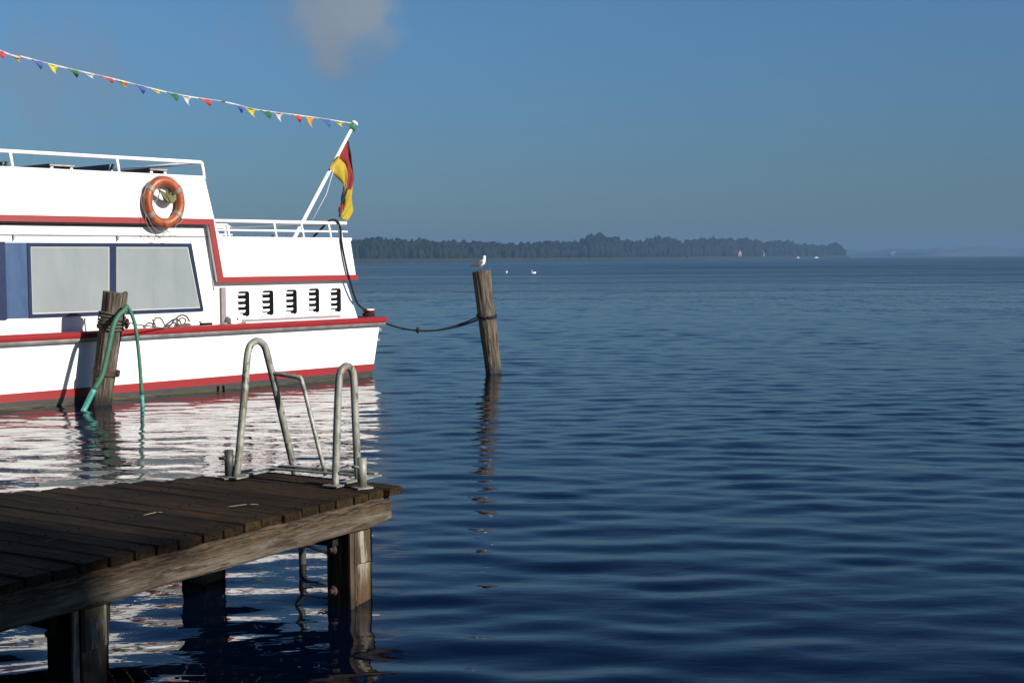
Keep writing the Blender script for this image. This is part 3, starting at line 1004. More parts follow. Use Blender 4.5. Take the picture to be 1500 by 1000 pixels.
# vents
for px, py in ((357, 445), (392.5, 443.5), (427, 442), (460, 440), (492, 439.5)):
    c = bl(px, py, YL)
    w_, h_ = 0.26, 0.48
    rad = 0.05
    poly = [(c.x - w_ / 2, c.z - h_ / 2 + .05), (c.x - w_ * 0.1, c.z - h_ / 2 + .05), (c.x - w_ * .1, c.z - h_ / 2)]
    for cx_, cz_, a0 in ((c.x + w_ / 2 - rad, c.z - h_ / 2 + rad, -90), (c.x + w_ / 2 - rad, c.z + h_ / 2 - rad, 0), (c.x - w_ / 2 + rad, c.z + h_ / 2 - rad, 90)):
        for k in range(4):
            poly.append((cx_ + rad * cos(radians(a0 + 30 * k)), cz_ + rad * sin(radians(a0 + 30 * k))))
    v_ = MB().prism(poly, YL - 0.006, YL + 0.0).build('vent', M['black'], boat)  # flat black plate, the shade of a recess put in as colour
    last = px > 480
    for k in range(5):
        zc = c.z + h_ / 2 - 0.055 - k * 0.108
        hh_ = 0.040 if k else 0.026
        sw = w_ * (0.60 if not last else 0.55)
        x0_, x1_ = c.x - w_ / 2 - 0.012, c.x - w_ / 2 + sw
        MB().add([(x0_, YL - 0.012, zc - hh_ / 2), (x1_ - 0.03, YL - 0.012, zc - hh_ / 2), (x1_, YL - 0.012, zc + hh_ * 0.1), (x1_, YL - 0.012, zc + hh_ / 2), (x0_, YL - 0.012, zc + hh_ / 2),
                  (x0_, YL - 0.03, zc - hh_ / 2 - .006), (x1_ - .03, YL - 0.03, zc - hh_ / 2 - .006), (x1_, YL - 0.02, zc + hh_ * 0.1), (x1_, YL - 0.014, zc + hh_ / 2), (x0_, YL - 0.014, zc + hh_ / 2)],
                 [(0, 1, 2, 3, 4), (9, 8, 7, 6, 5), (0, 5, 6, 1), (1, 6, 7, 2), (2, 7, 8, 3), (3, 8, 9, 4), (4, 9, 5, 0)]).build('louvre', M['white'], v_)
# grey strips painted as recess shade, bracket, small fittings on the side deck
a, b = bl(324, 421, YL), bl(327, 474, YL)
MB().box(((a.x + b.x) / 2, YL - 0.03, (a.z + b.z) / 2), (0.10, 0.05, a.z - b.z)).build('recess_shade_strip', M['grey_paint_shade'], boat)
MB().tube([(b.x + 0.01, YL - .05, DZ + 0.005), (b.x + 0.01, YL - .05, DZ + 0.05), (b.x + 0.01, YL - .05, DZ + .075)], [0.11, 0.09, 0.02], 12).build('shade_strip_foot', M['grey_paint_shade'], boat)
c = bl(345, 473, 0.2)
br = MB().prism([(c.x - 0.11, DZ + .045), (c.x + 0.12, DZ + .045), (c.x + 0.12, DZ + .2), (c.x + .02, DZ + .27), (c.x - 0.06, DZ + .24), (c.x - 0.11, DZ + .16)], 0.18, 0.2).build('bracket_plate', M['white'], boat)
MB().tube([(c.x + 0.03, 0.172, DZ + .12), (c.x + 0.03, 0.185, DZ + .12)], 0.02, 8).build('bolt_hole', M['black'], br)
a, b = bs(353, 474, 0.34)[0], bs(498, 465, 0.34)[0]
MB().box(((a + b) / 2, 0.36, DZ + 0.05), (b - a, 0.08, 0.09)).build('ledge_shade_strip', M['grey_paint_shade'], boat)  # ledge strip coloured grey to stand for recess shade
MB().box(((a + b) / 2, 0.24, DZ + 0.03), (b - a, 0.12, 0.045)).build('toe_plate', M['rail_white'], boat)
c = bl(302, 481, 0.2)
MB().box((c.x, 0.2, DZ + .05), (0.2, 0.12, 0.05)).build('cleat_base', M['black'], boat)
MB().box((c.x - .02, 0.2, DZ + .095), (0.22, 0.1, 0.03)).build('cleat_plate', M['rail_white'], boat)
# red mooring bollard on the stern
c = bl(540, 462, 0.45)
mb = MB()
mb.tube([(c.x, .45, DZ), (c.x, .45, DZ + .02), (c.x, .45, DZ + .021), (c.x, .45, DZ + .14), (c.x, .45, DZ + .141), (c.x, .45, DZ + .17)],
        [0.15, 0.15, 0.095, 0.095, 0.125, 0.125], 16)
bol = mb.build('bollard', M['red'], boat)
MB().tube([(c.x, .45, DZ + .17), (c.x, .45, DZ + .19)], [0.125, 0.115], 16).build('bollard_cap', M['rail_white'], bol)
BOL = W0 + es * c.x + ei * 0.45 + Vector((0, 0, DZ + .06))
# ensign staff
sb, st_ = bl(429, 352, MID), bl(518, 183, MID)
stf = MB().tube([sb - (st_ - sb) * 0.28, sb, st_], [0.05, 0.047, 0.036], 10).build('flagstaff', M['rail_white'], boat)
d = (st_ - sb).normalized()
MB().tube([st_, st_ + d * 0.01, st_ + d * .03, st_ + d * .07, st_ + d * .09], [0.03, 0.075, 0.085, 0.07, 0.02], 12).build('finial', M['rail_white'], stf)
MB().tube([bl(489, 248, MID - .03), bl(478, 285, MID - .02), bl(458, 322, MID - .03)], 0.005, 6).build('halyard', M['rail_white'], stf)
# forward mast (ahead of the picture) that carries the other end of the bunting
MB().tube([(-13.2, MID, 3.0), (-13.2, MID, 8.3)], [0.07, 0.045], 10).build('mast', M['rail_white'], boat)
BR = boat.matrix_basis.copy()
BM = Matrix.Translation(W0) @ Matrix.Rotation(atan2(es.y, es.x), 4, 'Z')


def to_world(p):
    return BM @ Vector(p)


# tables and benches on the roof deck
def roof_table(px0, px1, ytop_px, label, y0=1.0, y1=3.7, cat='table'):
    yc = (y0 + y1) / 2
    c0_, c1_ = bs(px0, ytop_px, y0), bs(px1, ytop_px, y0)
    z = c0_[1] - 0.02
    root = empty('roof_table', to_world(((c0_[0] + c1_[0]) / 2, yc, 3.06)), atan2(es.y, es.x))
    w_ = c1_[0] - c0_[0]
    hz = z - 3.06
    tops_ = []
    n_ = 4
    for k in range(n_):
        yy = -(y1 - y0) / 2 + (k + 0.5) * (y1 - y0) / n_
        MB().box((0, yy, hz), (w_, (y1 - y0) / n_ - 0.008, 0.05)).build('slat', M['bench'], root)
    MB().box((0, -(y1 - y0) / 2 - 0.012, hz), (w_, 0.02, 0.03)).build('edge_strip', M['steel'], root)
    for s_ in (-1, 1):
        for yy in (-(y1 - y0) / 2 + 0.03, (y1 - y0) / 2 - 0.1):
            MB().bar((s_ * w_ * 0.40, yy, hz - 0.03), (s_ * w_ * 0.40 + 0.35, yy, 0.0), 0.05, 0.05).build('leg', M['rail_white'], root)
        MB().box((s_ * w_ * 0.36, 0, hz - 0.05), (0.05, y1 - y0 - .1, 0.06)).build('cross_bar', M['bench'], root)
    return tag(root, label, cat, 'tables on the boat roof')


def roof_bench(px0, px1, ypx, label, y0=1.0, y1=3.4):
    c0_, c1_ = bs(px0, ypx, y0), bs(px1, ypx, y0)
    z = c0_[1] - 3.06
    yc = (y0 + y1) / 2
    root = empty('roof_bench', to_world(((c0_[0] + c1_[0]) / 2, yc, 3.06)), atan2(es.y, es.x))
    L_ = y1 - y0
    w_ = c1_[0] - c0_[0]
    for k in range(3):                     # raked back of three boards, seat of three
        MB().box((w_ * (0.42 - 0.05 * (2 - k)), 0, z - 0.06 - 0.13 * (2 - k)), (0.03, L_, 0.105), Matrix.Rotation(0.22, 3, 'Y')).build('back_slat', M['bench'], root)
        MB().box((-w_ * 0.38 + k * w_ * 0.26, 0, z - 0.40), (w_ * 0.24, L_, 0.03)).build('seat_slat', M['bench'], root)
    for yy in (-L_ / 2 + 0.1, L_ / 2 - 0.1):
        MB().bar((-w_ * 0.3, yy, z - 0.42), (-w_ * 0.36, yy, 0), 0.05, 0.05).build('leg', M['rail_white'], root)
        MB().bar((w_ * 0.44, yy, z - 0.02), (w_ * 0.2, yy, 0), 0.05, 0.05).build('leg', M['rail_white'], root)
    return tag(root, label, 'bench', 'benches on the boat roof')


roof_table(219, 244, 246.5, 'dark slatted table on the boat roof, nearest the stern, above the lifebuoy')
roof_table(72, 108, 240.0, 'dark slatted table on the boat roof, left of the middle rail post')
roof_bench(146, 168, 238.5, 'dark bench on the boat roof, just left of the second rail post')
roof_bench(-14, 12, 234.5, 'dark bench on the boat roof, cut by the left edge of the picture')

# ------------------------------------------------------------------ lifebuoy
c = bl(240.5, 296, YU - 0.105)
ring = empty('lifebuoy', to_world(c), atan2(es.y, es.x))
tag(ring, 'weathered orange lifebuoy with grey bands hung outside the boat bulwark', 'lifebuoy')
ring.scale = (0.95, 1.0, 1.06)
Rb, rb = 0.355, 0.083


def ringpath(R, y=0.0, n=48, a0=0.0, a1=2 * pi, close=True):
    return [Vector((R * cos(a0 + (a1 - a0) * k / n), y, R * sin(a0 + (a1 - a0) * k / n))) for k in range(n if close else n + 1)]


MB().tube(ringpath(Rb), rb, 16, closed=True).build('ring', M['orange'], ring)
for a in (35, 145, 215, 325):
    a = radians(a)
    MB().tube(ringpath(Rb, 0, 6, a - 0.11, a + 0.11, False), rb + 0.006, 16).build('band', M['band'], ring)
pth = []
for k in range(64):
    a = 2 * pi * k / 64
    sagk = abs(sin(2 * (a - radians(35))))
    pth.append(Vector(((Rb + rb + 0.012 + 0.05 * sagk * (1 if sin(a) < 0.2 else 0.2)) * cos(a), -0.02, (Rb + rb + 0.012) * sin(a) - 0.07 * sagk * max(0, -sin(a)))))
MB().tube(pth, 0.006, 6, closed=True).build('grab_line', M['line'], ring)
MB().tube(smoothpath([(-0.44, -.06, -.2), (-.42, -.05, -.36), (-.25, -.03, -.54), (-.05, -.02, -.57), (-.03, 0, -.48), (.08, -.02, -.50), (.12, -.01, -.59), (.3, -.02, -.5), (.36, 0, -.4)]), 0.006, 6).build('hanging_line', M['line'], ring)
bu = MB()
rs2 = random.Random(3)
for k in range(9):
    z0 = 0.16 - 0.012 * k
    bu.tube(smoothpath([(-0.14 + rs2.uniform(-.02, .02), -.06 - .006 * k, 0.20 - 0.006 * k), (-0.02, -.09 + rs2.uniform(-.015, .015), 0.14 - 0.016 * k),
                        (0.12, -.08, 0.09 - 0.012 * k), (0.22, -.05, 0.13 - 0.01 * k)], 5), 0.014, 6)
bu.tube(smoothpath([(-0.02, -.10, .2), (.02, -.11, .08), (.08, -.10, 0.0), (.10, -.06, 0.16)], 5), 0.016, 6)
bu.build('line_bundle', M['bundle'], ring)
MB().tube(smoothpath([(-0.17, -.05, 0.24), (-.14, -.06, .12), (-.2, -.05, .02), (-.28, -.04, -.02)], 5), 0.007, 5).tube([(0.02, -.05, .02), (0.03, -.04, -.12)], 0.005, 5).build('loose_end', M['line'], ring)
MB().tube([(0, 0.02, 0.31), (0, 0.115, 0.34)], 0.015, 8).build('hook', M['steel'], ring)

# ------------------------------------------------------------------ ensign
YF = MID - 0.02
hoist = empty('ensign', to_world(bl(497, 230, YF)))
tag(hoist, 'black, red and gold flag hanging limp from the white stern staff', 'flag')
OFF = to_world(bl(497, 230, YF))


def cloth(L_, R_, dl, dr, n=7, mid=0.0):
    """strip of cloth between two edges given as picture positions, with depth folds"""
    Lp = smoothpath([bl(x, y, YF + q) for (x, y), q in zip(L_, dl)], 5)
    Rp = smoothpath([bl(x, y, YF + q) for (x, y), q in zip(R_, dr)], 5)
    k = len(Lp)
    Rp = [Rp[min(len(Rp) - 1, round(i * (len(Rp) - 1) / (k - 1)))] for i in range(k)]
    vs_, fs = [], []
    for i in range(k):
        for j in range(n):
            f = j / (n - 1)
            p = Lp[i].lerp(Rp[i], f)
            p = Vector((p.x, p.y + 0.035 * sin(f * pi * 2 + i * 0.25) * min(1, i / 6) + mid * sin(f * pi), p.z))
            vs_.append(to_world(p) - OFF)
    for i in range(k - 1):
        for j in range(n - 1):
            o = i * n + j
            fs.append((o, o + 1, o + n + 1, o + n))
    return MB().add(vs_, fs, True)


def add_solid(o, th=0.004):
    md = o.modifiers.new('thickness', 'SOLIDIFY')
    md.thickness = th
    return o


g1 = cloth([(484, 248), (490, 255), (497, 263), (502, 270), (503.5, 277), (503, 284)],
           [(496, 231.5), (502, 235), (506.5, 240.5), (508, 252), (507.5, 264), (505.5, 276)], [0, -.02, -.05, -.06, -.03, 0], [0, -.03, -.08, -.1, -.06, 0])
g2 = cloth([(509, 279), (507, 290), (504, 303), (499, 314), (497, 318)], [(516.2, 273), (516.8, 285), (516.8, 298), (516, 310), (507, 324)],
           [.02, 0, -.02, -.02, 0], [.02, -.03, -.04, -.02, 0])
gg = MB().add(g1.v, g1.f, True)
gg.add(g2.v, g2.f, True)
add_solid(gg.build('gold_band', M['f_gold'], hoist))
r1 = cloth([(496, 231.5), (502, 235), (506.5, 240.5), (507.5, 252), (507.5, 264), (508, 276), (509.5, 282)],
           [(508, 207), (511.5, 222), (514, 240), (516, 254), (516.5, 264), (516.5, 270), (516, 274)], [0, 0, 0.01, .03, .04, .03, .02], [0, .03, .04, .03, .03, .03, .02])
r2 = cloth([(499.5, 297), (498, 303), (496.8, 309), (496.3, 316)], [(505, 299), (503.5, 304), (501.5, 309), (497.5, 318)], [0.03] * 4, [0.03] * 4)
rr_ = MB().add(r1.v, r1.f, True)
rr_.add(r2.v, r2.f, True)
add_solid(rr_.build('red_band', M['f_red'], hoist))
k1 = cloth([(508, 207), (511.3, 222), (513.8, 240), (515.8, 254), (516.2, 264)], [(510.5, 206), (513.2, 222), (515.2, 240), (516.8, 254), (517, 264)], [.05] * 5, [.06] * 5)
k2 = cloth([(503, 272), (502, 284), (500.5, 292), (499, 299)], [(510, 278), (508, 286), (506, 293), (504.5, 300)], [0.035] * 4, [0.035] * 4)
kk = MB().add(k1.v, k1.f, True)
kk.add(k2.v, k2.f, True)
add_solid(kk.build('black_band', M['f_black'], hoist))
sl2 = cloth([(482.5, 247.5), (488, 238.5), (496, 228)], [(485.5, 249.5), (491, 241), (498, 231.5)], [-.06] * 3, [-.06] * 3)
add_solid(sl2.build('hoist_sleeve', M['f_gold'], hoist))

# ------------------------------------------------------------------ bunting
cord_px = [(0, 74.5), (32, 83), (70, 93), (113, 103.5), (140, 109.5), (190, 121.5), (240, 134), (280, 142), (330, 149.5), (375, 160.5), (415, 166), (470, 173.5), (517, 181)]
YB = MID
bunt = empty('bunting', to_world(bl(517, 181, YB)))
tag(bunt, 'string of small coloured pennants running from the flagstaff over the boat', 'bunting')
BO = to_world(bl(517, 181, YB))
pl = [bl(x, y, YB) for x, y in cord_px]
first = pl[0]
lead = [Vector((-13.2, MID, 8.2)), Vector((-9.9, MID, first.z + (8.2 - first.z) * 0.42))]
path = smoothpath(lead + pl, 6)
mb = MB()
vs_, fs = [], []
for i, p in enumerate(path):                # flat tape, 2 cm high
    tw_ = 0.5 + 0.5 * sin(i * 0.9)
    for dy, dz in ((0.010 * tw_, 0.012), (-0.014 * tw_, 0.0), (0.0, -0.012), (0.012, 0.0)):
        vs_.append(to_world(p + Vector((0, dy, dz))) - BO)
for i in range(len(path) - 1):
    for k in range(4):
        fs.append((i * 4 + k, i * 4 + (k + 1) % 4, i * 4 + 4 + (k + 1) % 4, i * 4 + 4 + k))
mb.add(vs_, fs, False).build('cord', M['p_white'], bunt)
penn = [(-12, 4, 'red', 5, 10), (16, 31, 'orange', 31, 9), (47, 60, 'blue', 60, 11), (70, 85, 'yellow', 83, 13), (100, 112, 'green', 113, 10), (123, 138, 'white', 139, 7),
        (146, 163, 'red', 165, 6), (171, 186, 'orange', 188, 8), (199, 211, 'blue', 210, 11), (220, 235, 'yellow', 238, 6), (245, 258, 'green', 259, 10), (267, 280, 'white', 278, 13),
        (292, 306, 'red', 308, 9), (318, 330, 'orange', 333, -2), (344, 353, 'blue', 354, 10), (359, 374, 'yellow', 375, 12), (381, 395, 'green', 395, 10), (402, 414, 'white', 413, 13),
        (428, 438, 'red', 440, 10), (448, 460, 'orange', 458, 15), (469, 481, 'blue', 483, 10), (490, 502, 'yellow', 504, 8), (506, 516, 'green', 519, 12)]
for k, (xa_, xb_, c_, xt, dy) in enumerate(penn):
    ya, yb = (lerp(cord_px, xa_) if xa_ > 0 else 71.5), lerp(cord_px, xb_)
    A, B, T_ = bl(xa_ - 0.5, ya, YB - 0.01), bl(xb_ + 0.5, yb + 0.3, YB - 0.01), bl(xt, lerp(cord_px, max(0, min(xt, 517))) + dy * 1.1, YB - 0.09 + 0.16 * ((k * 37) % 10) / 10)
    vs_, fs = [], []
    n_ = 5
    for i in range(n_ + 1):
        f = i / n_
        a, b = A.lerp(T_, f), B.lerp(T_, f)
        bow = Vector((0, 0.05 * sin(f * pi) * (1 if k % 2 else -1), 0))
        for g in (0, 0.5, 1):
            q = a.lerp(b, g) + bow * (0.4 + g) + Vector((0, 0.03 * sin(pi * g) * (1 - f), 0))
            vs_.append(to_world(q) - BO)
    for i in range(n_):
        for g in range(2):
            fs.append((i * 3 + g, i * 3 + g + 1, i * 3 + g + 4, i * 3 + g + 3))
    add_solid(MB().add(vs_, fs, True).build('pennant', M['p_' + c_], bunt), 0.003)


# ------------------------------------------------------------------ mooring piles
def pile(name, base_px, top_px, rb_, rt, label, seed, toward=0.0):
    base = atz(*base_px, 0)
    top = atdepth(top_px[0], top_px[1], base.y + toward)
    ax = (top - base)
    L_ = ax.length
    axn = ax.normalized()
    root = empty(name, base)
    root.rotation_euler = axn.to_track_quat('Z', 'Y').to_euler()
    seg, rows = 56, 44
    rings = []
    zb = -1.4
    for i in range(rows + 1):
        z = zb + (L_ - zb) * i / rows
        ring_ = []
        f = max(0, z / L_)
        for k in range(seg):
            a = 2 * pi * k / seg
            r0 = rb_ + (rt - rb_) * f
            q = Vector((cos(a) * 3.0, sin(a) * 3.0, z * 0.35 + seed))
            g = noise.noise(q * 2.2) * 0.016 + abs(noise.noise(Vector((cos(a) * 7, sin(a) * 7, z * 0.5 + seed * 2)))) * -0.024
            r0 += g + 0.012 * noise.noise(Vector((seed, z * 1.1, 0.3)))
            ring_.append((r0 * cos(a), r0 * sin(a), z + (0.018 * noise.noise(Vector((a * 2, seed, 0))) if i == rows else 0)))
        rings.append(ring_)
    MB().loft(rings, True, cap=False).build('trunk', M['pile'], root)
    topring = rings[-1]
    cen = (0, 0, L_ - 0.01)
    MB().add(topring + [cen], [(k, (k + 1) % seg, seg) for k in range(seg)]).build('pile_top', M['endgrain'], root)
    return tag(root, label, 'mooring pile', 'wooden mooring piles'), L_, root


pR, LR, _ = pile('mooring_pile', (723, 547), (705, 396.5), 0.175, 0.19, 'leaning grey mooring pile in open water with a gull on top', 1.3)
pL, LL, _ = pile('mooring_pile', (147, 592), (169, 428), 0.175, 0.195, 'brown mooring pile in front of the boat, draped with green hose', 6.7)
bpy.context.view_layer.update()
MR, ML = pR.matrix_basis.copy(), pL.matrix_basis.copy()
ML = Matrix.Translation(pL.location) @ pL.rotation_euler.to_matrix().to_4x4()
MR = Matrix.Translation(pR.location) @ pR.rotation_euler.to_matrix().to_4x4()


def ringaround(Mx, z, r, tilt=0.0, n=24, a0=0, a1=2 * pi, ph=0.0):
    return [Mx @ Vector((r * cos(a0 + (a1 - a0) * k / n), r * sin(a0 + (a1 - a0) * k / n), z + tilt * cos(a0 + (a1 - a0) * k / n + ph))) for k in range(n + 1)]


# iron clamp round the left pile
zc = 0.55
cl = MB()
seg = 32
rings = [[(r_ * cos(2 * pi * k / seg), r_ * sin(2 * pi * k / seg), z) for k in range(seg)] for r_, z in ((.188, zc - .045), (.205, zc - .045), (.205, zc + .045), (.188, zc + .045), (.188, zc - .045))]
cl.loft(rings, True, cap=False)
clamp = cl.build('clamp_band', M['iron'], pL)
fixsmooth(clamp, 30)
for a in (-1.75, -1.2, -0.85):
    MB().box((0.22 * cos(a), 0.22 * sin(a), zc), (0.05, 0.05, 0.10), Matrix.Rotation(a, 3, 'Z')).build('clamp_bolt', M['iron'], pL)
# split wood piece and eye bolt near the top
for a, w_, h_ in ((-1.15, 0.09, 0.32), (-0.72, 0.07, 0.26), (-1.9, 0.10, 0.28)):
    MB().box((0.187 * cos(a), 0.187 * sin(a), LL - h_ / 2 + 0.02), (0.03, w_, h_), Matrix.Rotation(a, 3, 'Z')).build('split_stave', M['pile'], pL)
eye = [Vector((0.20 * cos(-1.0) + 0.07 * cos(u) * cos(-1.0 + pi / 2), 0.20 * sin(-1.0) - 0.06 + 0.07 * cos(u) * sin(-1.0 + pi / 2), LL - 0.50 + 0.07 * sin(u))) for u in [2 * pi * k / 16 for k in range(16)]]
MB().tube(eye, 0.022, 8, closed=True).build('mooring_ring', M['iron'], pL)
MB().tube([(0.1, -0.14, LL - .5), (0.14, -0.27, LL - .5)], 0.02, 8).build('ring_bolt', M['iron'], pL)
# rope windings on the left pile and the slack line to the side deck
wraps = MB()
rw = [0.212, 0.214, 0.211, 0.215, 0.212, 0.213]
path = []
for k in range(6):
    path += ringaround(ML, LL - 0.60 + 0.045 * k, rw[k], 0.02 + .01 * (k % 2), 24, 0, 2 * pi, k * 0.7)[:-1]
wraps.tube(path, 0.018, 7)
wraps.tube(ringaround(ML, LL - 0.36, 0.214, 0.13, 24, ph=0.3), 0.013, 6, closed=False)
p_end = atdepth(181, 471.5, pL.location.y - 0.12)
lineend = bl(262, 482.5, 0.10)
e_ = to_world(lineend)
wraps.tube(smoothpath([p_end, p_end.lerp(e_, 0.33) - Vector((0, 0, 0.012)), p_end.lerp(e_, 0.7) - Vector((0, 0, 0.012)), e_], 6), 0.012, 6)
wraps.tube(smoothpath([ML @ Vector((0.12, -.17, LL - .08)), ML @ Vector((0.20, -.12, LL + .02)), ML @ Vector((0.245, -.06, LL - .10)), ML @ Vector((0.26, -.10, LL - .3)), ML @ Vector((0.25, -.12, LL - .40))], 5), 0.015, 6)
o = wraps.build('mooring_line', M['rope'])
tag(o, 'brown rope wound round the left pile and led slack to the boat', 'rope')
# coil lying on the red side deck
coil = MB()
zdk = DZ + 0.05


def deckpath(pts, r):
    coil.tube(smoothpath([to_world((x, y, z)) for x, y, z in pts], 6), r, 7)


cx0 = bs(228, 482, 0.2)[0]
deckpath([(cx0 - .06, .2, zdk), (cx0 - .02, .2, zdk + .12), (cx0 + .05, .2, zdk + .16), (cx0 + .13, .2, zdk + .12), (cx0 + .18, .18, zdk + .02), (cx0 + .25, .14, zdk - .01)], .014)
deckpath([(cx0 - .03, .2, zdk + .1), (cx0 - .07, .18, zdk + .12), (cx0 - .03, .16, zdk + .02), (cx0 - .1, .14, zdk)], .013)
cx1 = bs(268, 480, 0.2)[0]
deckpath([(cx1 - .42, .12, zdk + 0.0), (cx1 - .3, .12, zdk + .03), (cx1 - .18, .2, zdk + .10), (cx1 - .02, .24, zdk + .18), (cx1 + .10, .24, zdk + .16), (cx1 + .16, .22, zdk + .06)], .017)
deckpath([(cx1 - .12, .2, zdk + .06), (cx1 - .02, .22, zdk + .13), (cx1 + .06, .2, zdk + .10), (cx1 + .0, .16, zdk + .03), (cx1 - .1, .16, zdk + .01), (cx1 - .14, .2, zdk + .09)], .014)
for k in range(2):
    rr0 = 0.15 - 0.022 * k
    coil.tube([to_world((cx1 - 0.0 + rr0 * cos(a) * 1.1, .2 + rr0 * sin(a) * 0.7, zdk - .01 + .02 * k + .01 * sin(3 * a))) for a in [2 * pi * q / 24 for q in range(24)]], .015, 7, closed=True)
o = coil.build('rope_coil', M['rope'])
tag(o, 'loose coil of brown rope lying on the red side deck', 'rope')
# stern line from the bollard to the right pile
eR = MR @ Vector((-0.16, -0.10, LR - 0.98))
sag = []
for k in range(15):
    f = k / 14
    p = BOL.lerp(eR, f)
    sag.append(p - Vector((0, 0, 0.30 * 4 * f * (1 - f) * (0.9 + 0.2 * (1 - f)))))
sl3 = MB().tube(sag, 0.020, 7)
kn = [p + Vector((0, 0.05, 0.06 * max(0, i - 8) / 6)) for i, p in enumerate(sag)][6:]
sl3.tube(kn, 0.016, 6)
sl3.tube([sag[6] + Vector((0, 0, .07)), sag[6] + Vector((0.01, -.02, 0)), sag[6] - Vector((0, 0, .05))], [0.02, 0.05, 0.02], 8)
sl3.tube(ringaround(MR, LR - 0.93, 0.195, 0.045, 28, ph=2.6), 0.024, 7)
sl3.tube(ringaround(MR, LR - 0.97, 0.193, 0.03, 28, ph=2.2), 0.018, 7)
for k in range(3):
    sl3.tube([BOL + Vector((0.115 * cos(a), 0.115 * sin(a), -0.03 + .03 * k)) for a in [2 * pi * q / 20 for q in range(20)]], 0.018, 6, closed=True)
tag(sl3.build('stern_line', M['darkrope']), 'dark stern line sagging from the red bollard to the right pile', 'rope')
# black cable hung over the stern rail
cb = [bl(457, 349, YU + .5), bl(470, 336, YU + .25), bl(479, 326, YU + 0.04), bl(487, 322, YU - .01), bl(494, 324, YU - .03), bl(498.5, 334, YU - .04), bl(500, 352, YU - .04), bl(504, 375, YU - .05), bl(509, 398, YU - .05),
      bl(514, 416, YU - .04), bl(520, 436, YU + .0), bl(526, 447, YU + .05), bl(535, 453.5, YU + .08), bl(547, 456, YU + .15)]
o = MB().tube(smoothpath([to_world(p) for p in cb], 6), 0.021, 8).build('black_cable', M['darkrope'])
tag(o, 'black cable hanging over the stern rail down to the bollard', 'cable')

# ------------------------------------------------------------------ green hoses on the left pile
fwd = Vector((0, -1, 0))


def hose(pxs, depth0, depth1, name, label, foot, hr):
    n_ = len(pxs)
    pts_ = [atdepth(x, y, depth0 + (depth1 - depth0) * (k / (n_ - 1))) for k, (x, y) in enumerate(pxs)]
    pth_ = smoothpath(pts_, 6)
    root = empty(name, (pth_[-1].x, pth_[-1].y, 0))
    off_ = root.location
    cut = int(len(pth_) * foot)
    MB().tube([p - off_ for p in pth_[:cut + 1]], hr, 12).build('hose', M['hose'], root)
    MB().tube([p - off_ for p in pth_[cut:]], hr * 1.12, 12).build('hose_end', M['hosefoot'], root)
    return tag(root, label, 'hose', 'green hoses on the left pile')


dP = pL.location.y
hose([(186, 448), (181, 455), (173, 463), (166, 478), (159, 510), (150, 548), (138, 570), (124, 598), (119, 606)], dP - 0.16, dP - 0.85, 'green_hose', 'green hose slanting down the front of the left pile', 0.74, 0.040)
hose([(184, 449), (189, 453), (194, 463), (199, 482), (203, 515), (206, 550), (208.5, 590), (209, 606)], dP - 0.13, dP - 0.30, 'green_hose', 'green hose hanging free to the right of the left pile', 0.80, 0.031)

# ------------------------------------------------------------------ jetty
DKZ = 0.78
AU = radians(31.6)
u = Vector((sin(AU), cos(AU), 0))            # out along the jetty
v = Vector((-cos(AU), sin(AU), 0))           # across, away from the camera
C0 = atz(563, 716, DKZ)
jet = empty('jetty', (C0.x, C0.y, 0), atan2(u.y, u.x))
tag(jet, 'dark wooden jetty with a swim ladder at its end, left foreground', 'jetty')
# local frame: x along u (out), y along v (across), z up; origin under the near outer corner


def jl(p):
    q = Vector(p) - Vector((C0.x, C0.y, 0))
    return Vector((q.dot(u), q.dot(v), q.z))


